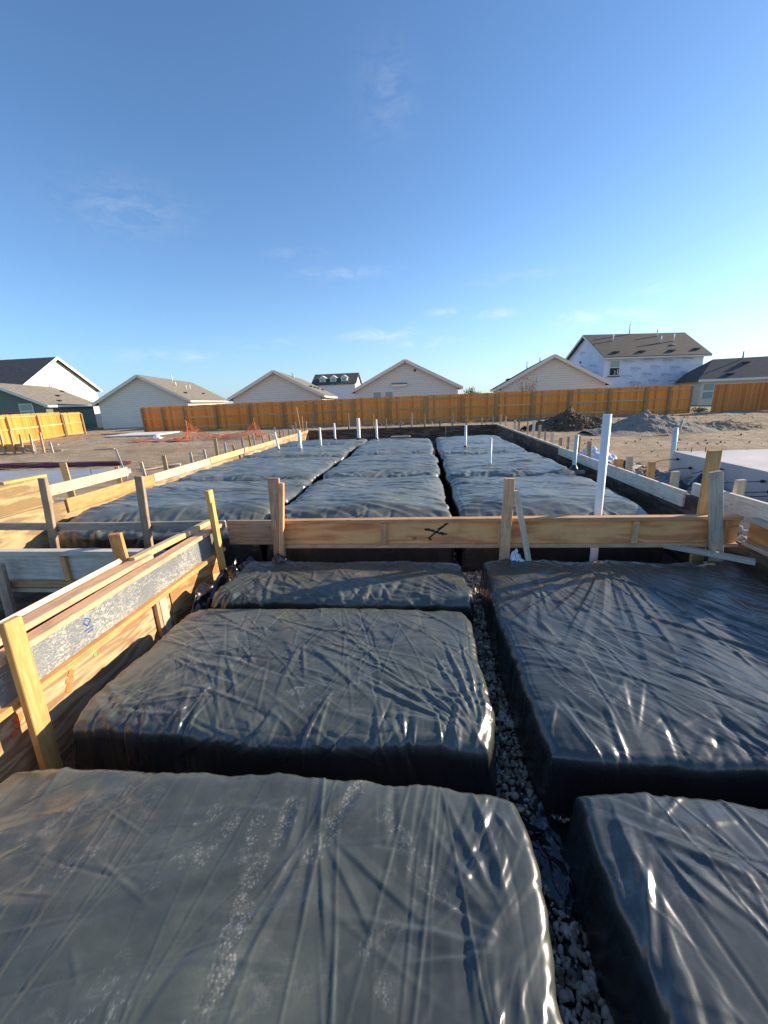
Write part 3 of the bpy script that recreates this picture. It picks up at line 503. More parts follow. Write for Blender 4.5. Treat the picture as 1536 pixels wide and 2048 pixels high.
# left scuffed joist along the porch
S1=joist('scuffed_joist_form',(-2.215,.55,-.005),(-2.215,3.92,-.02),.305,'scuffed_coating','fresh_pine','scuffed silver-white joist form running along the left of the nearest pads',stiff=(.85,1.10,2.24,3.10),fw=.10,side=-1,m_st='yellow_pine')
strokes('marker_note',[((-2.215,2.10,-.13),(-2.215,2.13,-.10)),((-2.215,2.13,-.10),(-2.215,2.16,-.13)),((-2.215,2.16,-.13),(-2.215,2.13,-.16)),((-2.215,2.13,-.16),(-2.215,2.11,-.13)),((-2.215,2.10,-.18),(-2.215,2.17,-.18)),((-2.215,2.12,-.20),(-2.215,2.16,-.20))],S1,'blue_ink',.012,th=.0065,normal=(1,0,0))
tagp(beam('capping_board',(-2.335,.5,.015),(-2.335,2.95,.0),.11,.04,'fresh_pine',None,seg=4,warp=.01),'flat tan board laid along the outer top of the scuffed form','board')
tagp(beam('capping_board',(-2.36,2.80,.02),(-2.30,3.93,.0),.06,.05,'yellow_pine',None,seg=4),'narrow yellow board leading from the outer form up to the front joist','board')
tagp(beam('leaning_plank',(-2.52,.6,-.02),(-2.44,2.72,.01),.16,.035,'pale_pine',None,up=(-.7,0,.8),seg=3),'wide pale plank leaning on the outer side of the left form','plank')
pf=empty('plywood_form',(-2.25,2.2,-.31),'tan plywood form panel beneath the scuffed joist with red and green spray marks','form panel')
beam('panel',(-2.262,-.6,-.605),(-2.262,3.0,-.605),.022,.58,'plywood',pf,bev=0)
beam('panel',(-2.262,3.02,-.605),(-2.262,3.95,-.605),.022,.58,'plywood',pf,bev=0)
beam('batten',(-2.232,2.80,-.315),(-2.232,2.80,-.87),.035,.035,'fresh_pine',pf,up=(1,0,0)); beam('batten',(-2.232,2.87,-.315),(-2.232,2.87,-.87),.09,.037,'pale_pine',pf,up=(1,0,0))
def blotch(name,pts,parent,m,normal,th=.003,label=None,r0=.03,seed=1):
    g=random.Random(seed); n=Vector(normal); a=n.orthogonal().normalized(); b=n.cross(a); V_=[];F_=[]
    for k,p in enumerate(pts):
        p=Vector(p)+n*(th+k*.0005); i=len(V_); V_.append(p); q=14; r_=r0*g.uniform(.7,1.3)
        for j in range(q): t_=j*2*math.pi/q; rr=r_*g.uniform(.55,1.15); V_.append(p+a*math.cos(t_)*rr+b*math.sin(t_)*rr)
        for j in range(q): F_.append((i,i+1+j,i+1+(j+1)%q))
    P=parent.location if parent else Vector((0,0,0)); o=mesh_obj(name,[v-P for v in V_],F_,m,parent)
    if label:o['label']=label
    return o
blotch('spray_mark',[(-2.251,1.95,-.44),(-2.251,1.93,-.48),(-2.251,1.97,-.40)],pf,'orange_paint',(1,0,0),r0=.026,seed=2); blotch('spray_mark',[(-2.251,1.60,-.45),(-2.251,1.58,-.49),(-2.251,1.62,-.42)],pf,'orange_paint',(1,0,0),r0=.028,seed=3); blotch('spray_mark',[(-2.251,2.17,-.40)],pf,'green_paint',(1,0,0),r0=.022,seed=4)
# second joist form on the left (faces the camera)
S2=joist('left_joist_form',(-5.0,3.24,-.06),(-2.50,3.24,-.06),.42,'white_board','white_board','grey-white joist form with a pale top flange at the far left, seen side on',stiff=(.62,1.60,2.2),side=1,m_st='fresh_pine',ft=.045)
beam('ledger',(-4.3,3.195,-.385),(-3.2,3.195,-.385),.05,.06,'fresh_pine',S2)
tagp(beam('plywood_sheet',(-5.0,3.26,-.70),(-2.5,3.26,-.70),.02,.42,'shaded_plywood',None,bev=0),'dark plywood sheet below the left joist form','form panel')
stake((-4.02,3.12,-.86),(-3.98,3.12,-.14),.10,.04,'aged_pine','broad brown stake against the left joist form at the picture edge')
stake((-3.35,2.9,-.86),(-2.62,3.1,-.33),.09,.04,'aged_pine','slanted brown brace in the pit behind the scuffed form',name='brace',cat='brace')
# stakes round the porch forms
stake((-2.125,1.60,-.86),(-2.125,1.635,.185),.095,.042,'yellow_pine','tall sunlit stake nearest the camera, nailed to the scuffed form',up=(1,0,0))
stake((-2.13,3.74,-.72),(-2.13,3.70,.395),.085,.042,'yellow_pine','tall yellow stake where the scuffed form meets the front joist',up=(1,0,0))
stake((-2.46,2.86,-.50),(-2.46,2.81,.25),.09,.045,'fresh_pine','short broad stake standing on the outer side of the scuffed form',up=(.3,-1,0))
stake((-4.24,3.92,-.55),(-4.13,3.92,.515),.088,.042,'aged_pine','grey-sided stake in front of the thin board, nearest the left edge')
stake((-3.075,3.92,-.60),(-3.005,3.92,.515),.088,.042,'aged_pine','brown stake in front of the thin board, right of the grey-sided one')
stake((-1.56,3.89,-.62),(-1.525,3.89,.47),.12,.04,'aged_pine','wide weathered stake left of the thin light one at the joist end')
stake((-1.535,3.84,-.55),(-1.43,3.85,.425),.045,.045,'fresh_pine','thin light stake crossing the wide weathered one at the joist end')
stake((.80,3.885,-.62),(.82,3.885,.42),.098,.042,'fresh_pine','upright tan stake nailed to the middle of the front joist')
stake((1.045,3.80,-.50),(.885,3.88,.30),.052,.045,'pale_pine','thin pale brace leaning onto the tan stake on the front joist',name='brace',cat='brace')
stake((2.83,3.87,-.62),(2.64,3.87,.45),.11,.045,'grey_board','grey weathered stake at the right end of the front joist')
stake((2.74,4.04,-.62),(2.71,4.03,.62),.115,.045,'yellow_pine','tall yellow-green stake behind the grey one at the right end of the joist')
stake((2.36,3.97,-.30),(2.93,3.60,-.325),.085,.04,'grey_board','grey board lying slanted from under the front joist onto the right pad',up=(0,0,1),name='loose_board',cat='board')
# the white plastic curl at the stake base
crumple('plastic_scrap','white crumpled plastic around the foot of the middle joist stakes',.91,3.82,-.40,.07,.06,.08,.08,'white_plastic',31)
crumple('loose_plastic','black plastic collar bunched round the foot of the weathered stake pair',-1.52,3.80,-.42,.10,.08,.10,.06,'plastic_sheet_dark',33)
# right joist leg towards the camera
S3=joist('right_joist_form',(3.06,1.2,0),(3.06,3.90,0),.27,'joist_web','pale_pine','joist form turning towards the camera at the right end of the front joist',stiff=(2.62,1.4),fw=.10,side=1)
tagp(beam('plywood_sheet',(3.075,-.6,-.59),(3.075,4.6,-.59),.02,.62,'shaded_plywood',None,bev=0),'dark plywood form below the right joist beside the glossy pad','form panel')
# perimeter forms
def panels(name,x,ys_,z1,z0,th,m,label,grp):
    for i,(a,b) in enumerate(zip(ys_[:-1],ys_[1:])):
        o=beam(name,(x,a+.004,(z1+z0)/2),(x,b-.004,(z1+z0)/2),th,z1-z0,m,None,bev=.002); tagp(o,label%ORD[i],'form panel',grp)
panels('edge_form',3.095,[4.6,7.0,9.42,11.85,14.3,17.6],-.012,-.90,.05,'shaded_plywood','shaded dark plywood edge form on the right, %s panel from the front joist','right edge form panels')
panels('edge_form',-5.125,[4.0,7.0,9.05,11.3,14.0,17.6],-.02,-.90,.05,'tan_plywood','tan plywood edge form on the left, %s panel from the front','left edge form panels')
rb=[(4.90,7.2,'white_board',.02,-.17,'grey-white board along the right form just behind the joist'),(7.21,9.40,'white_board',.012,-.16,'grey-white board along the right form ending by the short blue pipe'),(9.42,11.85,'pale_pine',.008,-.035,'thin pale strip painting the sunlit top edge of the right form beyond the blue pipe'),(11.87,14.3,'pale_pine',.008,-.035,'thin pale strip painting the sunlit top edge of the right form, middle one of three'),(14.32,17.6,'pale_pine',.010,-.035,'thin pale strip painting the sunlit top edge of the right form reaching the rear corner')]  # top strips: sunlight on the plywood edge put in as pale wood
for a,b,m_,z1,z0,lb in rb: tagp(beam('edge_board',(3.062 if z0<-.1 else 3.10,a,(z1+z0)/2),(3.050 if z0<-.1 else 3.10,b,(z1+z0)/2),.04 if z0<-.1 else .07,z1-z0,m_,None,seg=3),lb,'board','edge boards on the right form')
tagp(beam('edge_board',(3.14,3.2,.02),(3.13,4.88,-.01),.045,.27,'white_board',None,seg=2),'raised grey-white board at the right picture edge above the joist','board','edge boards on the right form')
lbd=[(5.08,7.0,'fresh_pine',.005,-.19,'tan plywood strip topping the left form behind the first stake'),(7.01,9.08,'pale_pine',.01,-.15,'pale sunlit board on the left form, between the tan and yellow ones'),(9.1,11.28,'yellow_pine',.012,-.13,'yellow sunlit board on the left form'),(11.3,14.2,'fresh_pine',.005,-.12,'tan board on the left form beyond the yellow one'),(14.22,17.58,'fresh_pine',.01,-.10,'tan board on the left form reaching the rear corner')]
for a,b,m_,z1,z0,lb in lbd: tagp(beam('edge_board',(-5.082,a,(z1+z0)/2),(-5.082,b,(z1+z0)/2),.032,z1-z0,m_,None,seg=3,warp=random.uniform(-.01,.01)),lb,'board','edge boards on the left form')
lp=tagp(beam('tall_plywood_board',(-5.27,3.4,.02),(-5.27,5.06,.02),.03,.64,'tan_plywood',None,bev=.002),'tall tan plywood board at the left picture edge with a red spray blot','form panel')
o=blotch('spray_mark',[(-5.254,4.97,-.02),(-5.254,4.96,.04),(-5.254,4.98,-.07)],None,'red_paint',(1,0,0),r0=.07,seed=9); o.parent=lp; o.matrix_parent_inverse=Matrix.Identity(4); M_=Matrix.LocRotScale(lp.location,lp.rotation_euler,lp.scale); o.matrix_local=M_.inverted()
tagp(beam('loose_board',(-5.30,4.45,.365),(-5.30,5.05,.355),.12,.035,'yellow_pine',None),'short yellow board lying on top of the tall plywood at left','board')
tagp(beam('outer_board',(-5.50,5.2,.09),(-5.50,6.9,.09),.035,.16,'pale_pine',None),'pale board standing outside the left form, stakes at both ends','board')
fbk=[(-5.10,-1.95),(-1.94,.95),(.96,3.09)]
for i,(a,b) in enumerate(fbk):
    tagp(beam('edge_form',(a,17.65,-.45),(b,17.65,-.45),.05,.885,'shaded_plywood',None,bev=.002),['dark rear form panel at the left, behind the four white pipes','dark rear form panel in the middle of the far edge','dark rear form panel at the right far corner'][i],'form panel','rear form panels')
tagp(beam('loose_board',(-1.10,13.8,-.045),(-.45,13.75,-.045),.10,.04,'pale_pine',None),'short wood scrap on the farthest middle pad','board')
# stakes outside the right form
rs=[(17.95,.10),(18.05,.39),(16.85,.34),(15.12,.29),(14.64,.28),(13.28,.36),(12.69,.41),(12.08,.31),(11.46,.19),(10.80,.21),(10.12,.14),(9.65,.21),(9.00,.28),(8.35,.24),(7.83,.27),(7.30,.04),(7.12,.07),(6.74,.17),(6.10,.18),(5.53,.14),(4.42,.25)][::-1]
for i,(y,z) in enumerate(rs):
    m_=['pale_pine','fresh_pine','aged_pine','fresh_pine','grey_board'][(i*3+i//4)%5]
    if i in(2,): m_='fresh_pine'
    if i in(1,3): m_='pale_pine'
    if i==0: m_='pale_pine'
    k='tall' if z>.3 else ('short' if z<.2 else 'mid-height')
    w_=.10 if i<4 else (.045 if i%3==0 else .075)
    stake((3.30,y,-.62),(3.30+random.uniform(-.03,.04),y+random.uniform(-.02,.02),z),w_,.045,m_,f'{k} stake outside the right form, {ORD[i]} one back from the front joist','stakes outside the right form',up=(.2,-1,0))
ls=[(7.1,.23),(7.72,.27),(8.69,.21),(9.32,.19),(9.85,.41),(10.36,.25),(10.91,.12),(11.45,.29),(11.98,.29),(12.33,.32),(13.04,.22),(13.58,.19),(14.12,.38),(14.59,.25),(15.03,.24),(15.67,.21),(16.15,.33),(16.57,.41),(17.72,.38)]
for i,(y,z) in enumerate(ls):
    m_=['pale_pine','yellow_pine','pale_pine','pale_pine','yellow_pine','pale_pine','fresh_pine'][i%7]; k='tall' if z>.3 else ('short' if z<.22 else 'mid-height')
    stake((-5.28,y+.01,-.62),(-5.30-random.uniform(-.02,.05),y,z),.075 if i in(1,4) else .055,.04,m_,f'{k} stake outside the left form, {ORD[i]} one from the front','stakes outside the left form',up=(.4,-1,0))
stake((-5.52,5.66,-.5),(-5.57,5.68,.44),.09,.045,'yellow_pine','yellow stake rising behind the left form next to the pale outer board','stakes outside the left form',up=(.5,-1,0))
stake((-5.56,6.74,-.5),(-5.58,6.76,.21),.07,.04,'fresh_pine','orange-brown stake at the far end of the pale outer board','stakes outside the left form',up=(.5,-1,0))
bs=[(-5.34,.61,.03),(-5.18,.40,.05),(-3.28,.66,.07),(-2.76,.33,.05),(-2.16,.60,.05),(-1.61,.37,.05),(-1.00,.30,.07),(-.48,.60,.09),(.06,.52,.08),(.71,.29,.07),(1.24,.52,.08),(1.83,.37,.08),(2.48,.27,.06),(2.95,.30,.05)]
for i,(x,z,w_) in enumerate(bs):
    k='tall' if z>.5 else ('short' if z<.35 else 'mid-height')
    stake((x+random.uniform(-.04,.04),17.72,-.6),(x,17.76,z),w_,.035,['fresh_pine','aged_pine','aged_pine','fresh_pine'][i%4],f'{k} stake behind the rear form, {ORD[i]} from the left','stakes behind the rear form')
tagp(tube('survey_rod',[(-5.6,18.4,-.5),(-5.75,18.4,1.0)],.018,'fresh_pine',None,8),'thin tall wooden rod beyond the far left corner of the forms','rod')
# ------------------------------------------------------------------ pipes
def pipe(x,y,z0,z1,r,m,label,lean=(0,0)):
    r=r*.85
    x1=x+lean[0]; y1=y+lean[1]; e=empty('white_pipe',(x,y,z0),label,'pipe','plumbing pipes standing up through the pads')
    d=Vector((x1-x,y1-y,z1-z0)); q=14; V_=[];F_=[]
    dn=d.normalized(); a=Vector((1,0,0)); a=(a-dn*a.dot(dn)).normalized(); b=dn.cross(a)
    for (f,rr) in ((0,r),(1,r),(1,r*.86),(.96,r*.84)):
        for k in range(q): t_=2*math.pi*k/q; V_.append(d*f+a*math.cos(t_)*rr+b*math.sin(t_)*rr)
    for i in range(3):
        for k in range(q): F_.append((i*q+k,i*q+(k+1)%q,(i+1)*q+(k+1)%q,(i+1)*q+k))
    F_.append(tuple(3*q+k for k in range(q)))
    mesh_obj('pipe_tube',V_,F_,m,e,True)
    # a collar of plastic tape at the foot
    V_=[];F_=[]
    base=Vector((0,0,-.10-z0)) if z0<-.2 else Vector((0,0,0))
    for i,(h,rr) in enumerate(((-.04,r*2.4),(.02,r*1.5),(.05,r*1.12))):
        for k in range(q): t_=2*math.pi*k/q; V_.append((d*(( -z0-.10+h)/d.z) if z0<-.2 else Vector((0,0,h)))+Vector((math.cos(t_),math.sin(t_),0))*rr*random.uniform(.92,1.15))
    for i in range(2):
        for k in range(q): F_.append((i*q+k,i*q+(k+1)%q,(i+1)*q+(k+1)%q,(i+1)*q+k))
    mesh_obj('tape_collar',V_,F_,'plastic_sheet_dark',e,True)
    return e
pipe(-3.55,11.38,-.12,.43,.058,'pvc','stout short white pipe on the left row, nearest of its cluster')
pipe(-4.18,11.35,-.12,.41,.036,'pvc','thin white pipe leaning by the left form, left of the stout one',(-.08,0))
pipe(-3.07,11.89,-.12,.46,.038,'pvc','white pipe just right of the stout short one')
pipe(-3.11,14.10,-.12,.46,.042,'pvc','white pipe at the far end of the left row')
pipe(-2.24,14.0,-.12,.60,.068,'pvc','thick white pipe at the far corner of the left row by the trench')
pipe(-1.60,13.89,-.12,.54,.042,'pvc','slim white pipe at the far end of the middle row')
pipe(1.11,10.89,-.12,.46,.038,'pvc','white pipe in the middle of the far right pad')
pipe(1.27,7.81,-.12,.42,.030,'pvc','slim white pipe in the right row, nearer than the others there')
pipe(2.66,7.35,-.30,.47,.038,'pvc_blue','bluish pipe strapped by the right form')
e=pipe(1.81,4.20,-.62,.975,.046,'pvc','tall white pipe rising behind the front joist and above the fence line',(-.02,0))
tagp(beam('pipe_block',(2.60,7.36,-.19),(2.85,7.36,-.19),.05,.06,'grey_board',None),'small grey wood block strapping the bluish pipe to the right form','block')
# ------------------------------------------------------------------ slabs
def slab(name,x0,x1,y0,y1,z0,z1,m,label):
    bm=bmesh.new(); bmesh.ops.create_cube(bm,size=1)
    for v in bm.verts: v.co=Vector((x0+(v.co.x+.5)*(x1-x0),y0+(v.co.y+.5)*(y1-y0),z0+(v.co.z+.5)*(z1-z0)))
    bmesh.ops.bevel(bm,geom=bm.edges[:],offset=.012,segments=2,affect='EDGES'); me=bpy.data.meshes.new(name); bm.to_mesh(me); bm.free(); me.materials.append(MAT[m]); o=bpy.data.objects.new(name,me); C.objects.link(o); return tagp(o,label,'slab')
slab('concrete_slab',4.86,14.5,1.0,8.36,-.62,-.005,'slab_concrete','raised pale concrete slab beyond the right form, its grey side showing')
slab('concrete_slab',-16.5,-7.85,5.5,10.0,-.6,-.33,'blue_slab','low bluish concrete slab on the left beyond the forms')
for i,(y,z,l_) in enumerate([(8.1,-.12,.55),(7.7,-.22,.5),(6.95,-.12,.5),(6.1,-.14,1.0),(5.95,-.26,.9),(5.8,-.28,.7)]):
    c=empty('tendon_end',(4.86,y,z),['black tendon cable at the far corner of the right slab','lower black tendon near the far corner of the right slab','black tendon above the plastic heap by the right slab','upper long black tendon with a round cap at the right slab','lower long tendon with a round cap at the right slab','nearest black tendon cable with a cap at the right slab'][i],'cable','tendon ends along the right slab')
    o=tube('cable',[(4.86,y,z),(4.86-l_*.5,y+.02,z-.01),(4.86-l_,y-.04,z-.05)],.006,'black_rubber',None,8); o.parent=c; o.location=(0,0,0)
    o=tube('end_cap',[(4.80,y,z),(4.83,y,z)],.024,'black_rubber',None,10); o.parent=c; o.location=(-.06,0,0)
tagp(tube('slab_pipe',[(5.0,8.55,-.5),(4.96,8.55,.43)],.045,'pvc_blue',None,12),'pale bluish pipe standing behind the far corner of the right slab','pipe')
for x,y in((6.0,7.2),(5.9,6.2),(5.1,8.2),(5.35,8.2)): tagp(tube('rebar_stub',[(x,y,-.05),(x,y,.09)],.008,'rebar',None,6),'thin rusty rebar stub poking up from the right slab','rebar','rebar stubs in the right slab')
for x,y in((-8.4,9.3),(-11.5,9.2)): tagp(tube('rebar_stub',[(x,y,-.36),(x,y,-.2)],.008,'rebar',None,6),'thin rusty rebar stub poking up from the bluish left slab','rebar','rebar stubs in the left slab')
# ------------------------------------------------------------------ piles
def pile(name,cx,cy,rx,ry,h,m,label,seed,n=120,nz=.12,peaks=((0,0,1),)):
    t_=np.linspace(-1,1,n); U,V_=np.meshgrid(t_,t_); Z=np.zeros_like(U)
    for (a,b,k) in peaks:
        d=np.hypot(U-a,(V_-b))*(1+.18*fbm(U*2+a,V_*2,seed+3)); Z=np.maximum(Z,k*np.clip(1-d*1.15,0,1)**.95)
    Z=Z*h; Z=Z*(1+nz*2*fbm(U*6,V_*6,seed,5,.65))+nz*.25*fbm(U*14,V_*14,seed+8,4,.7)*np.clip(Z/h*4,0,1)-.06
    o=grid_mesh(name,np.stack([cx+U*rx,cy+V_*ry,-.47+Z],-1),m,None,smooth=False); return tagp(o,label,'soil pile')
pile('dark_soil_pile',6.9,20.2,2.0,1.7,.86,'dark_soil','dark brown pile of broken soil and roots in front of the fence',4,nz=.30,peaks=((0,0,1),(-.35,.05,.6),(.4,-.05,.62)))
pile('sand_pile',8.9,17.4,2.3,1.7,.84,'sand_pile','grey sand and gravel pile with a flat low shoulder right of the dark one',14,nz=.10,peaks=((-.02,0,1),(-.4,-.1,.5),(.30,-.05,.82)))
pile('low_spoil_pile',12.0,17.8,2.4,1.6,.38,'dirt','low mound of tan dirt right of the grey sand pile',24,nz=.2,peaks=((0,0,1),(-.4,0,.8)))
def hz(cx,cy,r,h): return lambda x,y: -.50+h*max(0,1-math.hypot(x-cx,y-cy)/r)
o=stones('soil_chunks',[(5.4,8.4,18.9,21.3,hz(6.9,20.2,1.65,.84),900,.02,.09)],'dark_soil',17); tagp(o,'loose lumps covering the dark soil pile','soil clods')
tagp(beam('loose_board',(9.35,15.9,-.28),(9.65,16.3,-.02),.09,.035,'pale_pine',None),'short pale board stuck in the side of the grey sand pile','board')
# debris on the right
deb=[((3.95,8.4,-.42),(4.6,9.0,-.38),.09,'pale_pine','pale board lying on the rubble near the slab corner'),((4.0,8.1,-.40),(4.65,8.5,-.33),.08,'fresh_pine','tan board lying beside the black tool case'),((3.7,7.6,-.43),(4.3,7.7,-.40),.06,'aged_pine','dark stick lying on the rubble behind the right form'),((4.2,7.3,-.42),(4.8,7.6,-.36),.05,'aged_pine','brown stick lying next to the slab side'),((4.0,9.6,-.42),(4.4,9.9,-.42),.07,'white_board','grey offcut beyond the tool case')]
for a,b,w_,m_,lb in deb: tagp(beam('loose_board',a,b,w_,.03,m_,None),lb,'board')
tc_=empty('tool_case',(4.05,8.75,-.45),'open black and yellow tool case on the dirt right of the forms','tool case'); beam('case_base',(3.85,8.70,-.38),(4.25,8.80,-.38),.26,.12,'black_rubber',tc_,bev=.012); beam('case_lid',(4.24,8.80,-.25),(4.28,8.81,-.42),.26,.04,'black_rubber',tc_,bev=.01,up=(1,0,0)); beam('latch',(3.98,8.60,-.36),(4.12,8.63,-.36),.012,.05,'yellow_plastic',tc_)
# ------------------------------------------------------------------ left ground things
for i,(x,z,dz) in enumerate([(-18.08,.46,.06),(-17.6,.50,.1),(-17.18,.36,.12),(-16.70,.35,.08),(-16.2,.40,.02)]):
    stake((x-.04,15.8,-.6),(x+dz*.3,15.8,z),.09,.045,['yellow_pine','fresh_pine','yellow_pine','pale_pine','fresh_pine'][i],f'stake of the small far-left form, {ORD[i]} from the left','stakes of the small far-left form')
stake((-15.83,15.8,-.6),(-15.85,15.8,-.02),.10,.04,'pale_pine','short pale stake standing alone right of the small far-left form','stakes of the small far-left form')
ff=empty('small_form',(-17.4,15.9,-.45),'small plank form held by stakes on the far left lot with a painted ring','form panel'); beam('plank',(-18.9,15.88,-.22),(-17.25,15.88,-.22),.03,.34,'fresh_pine',ff); beam('plank',(-17.2,15.9,-.26),(-16.7,15.9,-.26),.03,.30,'yellow_pine',ff)
strokes('painted_ring',[((-17.62+.09*math.cos(a),15.864,-.2+.10*math.sin(a)),(-17.62+.09*math.cos(a+.7),15.864,-.2+.10*math.sin(a+.7))) for a in np.arange(0,6.2,.62)],ff,'red_paint',.025)
stake((-16.45,15.6,-.42),(-17.3,15.75,-.15),.08,.035,'aged_pine','slanted brown brace in front of the small far-left form',name='brace',cat='brace')
stake((-16.9,16.6,-.40),(-15.75,16.2,-.42),.07,.04,'aged_pine','dark board lying behind the small far-left form',name='loose_board',cat='board',up=(0,0,1))
stake((-7.45,9.3,-.5),(-7.60,9.3,.26),.05,.02,'galvanised','slanted grey metal strip standing beyond the left form',name='metal_strip',cat='metal strip')
# maroon hoses
hs=empty('hose_bundle',(-12.5,12,-.45),'bundle of maroon hoses lying on the dirt along the bluish slab','hose')
for k in range(9):
    g=random.Random(k); off=g.uniform(-.45,.45); pts=[]
    for i in range(24):
        f=i/23; x=-18.5+f*(9.4+g.uniform(-.1,.1)); y=11.55+off*(1-.75*f)+2.3*max(0,.28-f)**1.1*3+.06*math.sin(f*9+k); pts.append((x,y,-.43+.03*(k%3)+.01*math.sin(f*20+k)))
    o=tube('hose',pts,.022,'maroon_hose',None,6); o.parent=hs; o.location=Vector(pts[0])-hs.location
# orange safety net
def net():
    A=[(-13.3,20.2,.05,-.46),(-12.6,20.6,.12,-.46),(-12.2,20.2,.92,-.46),(-11.8,20.5,.45,-.46),(-11.0,20.2,.22,-.46),(-10.2,20.3,.20,-.46),(-9.2,20.3,.30,-.46),(-8.55,20.1,.82,-.46),(-8.2,20.0,.30,-.46),(-7.9,20.0,.10,-.46)]
    e=empty('safety_net',(-11,20.3,-.46),'orange mesh safety net sagging between two rods in front of the fence','safety net')
    pts=[]
    for i in range(len(A)-1):
        for k in range(10):
            f=k/10; a,b=A[i],A[i+1]; pts.append((a[0]+(b[0]-a[0])*f,a[1]+(b[1]-a[1])*f+.05*math.sin(i*3+k),a[2]+(b[2]-a[2])*f))
    rows=13; G=[]
    for j in range(rows):
        G.append([(p[0]+.03*math.sin(j*1.3+i*.4),p[1]-.25*(1-j/(rows-1))+.04*math.sin(j+i*.7),-.46+p[2]*1.0*j/(rows-1)+.01) for i,p in enumerate(pts)])
    V_=[];F_=[]
    def rib(a,b,w_=.006):
        a=Vector(a);b=Vector(b); i=len(V_); d=(b-a)
        if d.length<1e-4:return
        d.normalize(); s=Vector((0,1,0)).cross(d)*w_; t_=Vector((0,.004,0))
        for q in (a-s-t_,a+s-t_,b+s-t_,b-s-t_,a-s+t_,a+s+t_,b+s+t_,b-s+t_): V_.append(q-e.location)
        for f in BOXF:F_.append(tuple(i+k for k in f))
    n=len(pts)
    for j in range(rows):
        for i in range(n-1): rib(G[j][i],G[j][i+1])
    for i in range(n):
        for j in range(rows-1): rib(G[j][i],G[j+1][i],.005)
    mesh_obj('mesh_net',V_,F_,'orange_net',e)
    for x in(-12.2,-8.55): o=tube('rod',[(x,20.15,-.5),(x-.03,20.15,.55)],.014,'fresh_pine',None,6); o.parent=e; o.location=Vector((x,20.15,-.5))-e.location
net()
def ncr(u0,u1,v0,v1,label,seed):
    n=60; U,V_=np.meshgrid(np.linspace(0,1,n),np.linspace(0,1,10)); P=np.stack([u0+(u1-u0)*U,v0+(v1-v0)*U+(V_-.5)*.5*(1+.4*fbm(U*3,V_,seed)),-.44+.12*np.abs(fbm(U*9,V_*4,seed))*np.sin(np.pi*V_)],-1)
    o=grid_mesh('net_roll',P,'orange_net',None); tagp(o,label,'safety net')
ncr(-15.6,-11.9,20.2,19.9,'collapsed orange netting lying on the dirt left of the standing net',3)
sh=slab('white_sheet',-20.4,-16.8,24.2,27.2,-.47,-.40,'white_trim','flat white board lying on the dirt before the left end of the fence'); sh['category']='board'
crumple('white_bag','small white plastic lump on the dirt before the flat white board',-15.3,22.0,-.46,.4,.3,.16,.08,'white_plastic',41)
tagp(beam('loose_board',(-19.2,20.9,-.42),(-16.4,21.9,-.42),.10,.03,'pvc_blue',None),'long pale green strip lying on the dirt on the left lot','strip')
for i,(x,y,x2,y2,m_,lb) in enumerate([(-8.0,10.6,-7.0,10.9,'pale_pine','pale stick lying outside the left form'),(-7.7,10.2,-7.2,11.2,'aged_pine','brown stick crossing the pale stick outside the left form'),(-14.0,16.0,-13.2,16.1,'aged_pine','brown scrap of wood in the middle of the left lot'),(-17.2,26.8,-15.6,26.9,'fresh_pine','light board on the ground at the foot of the fence near its left end'),(-14.2,27.0,-12.7,27.2,'fresh_pine','light board on the ground at the foot of the fence behind the orange net'),(-6.6,22.5,-5.2,22.7,'yellow_pine','yellow board on the ground beyond the rear form'),(-19.8,18.6,-18.6,19.0,'pale_pine','pale scrap board on the far left dirt')]):
    tagp(beam('loose_board',(x,y,-.42),(x2,y2,-.40),.12,.04,m_,None),lb,'board')
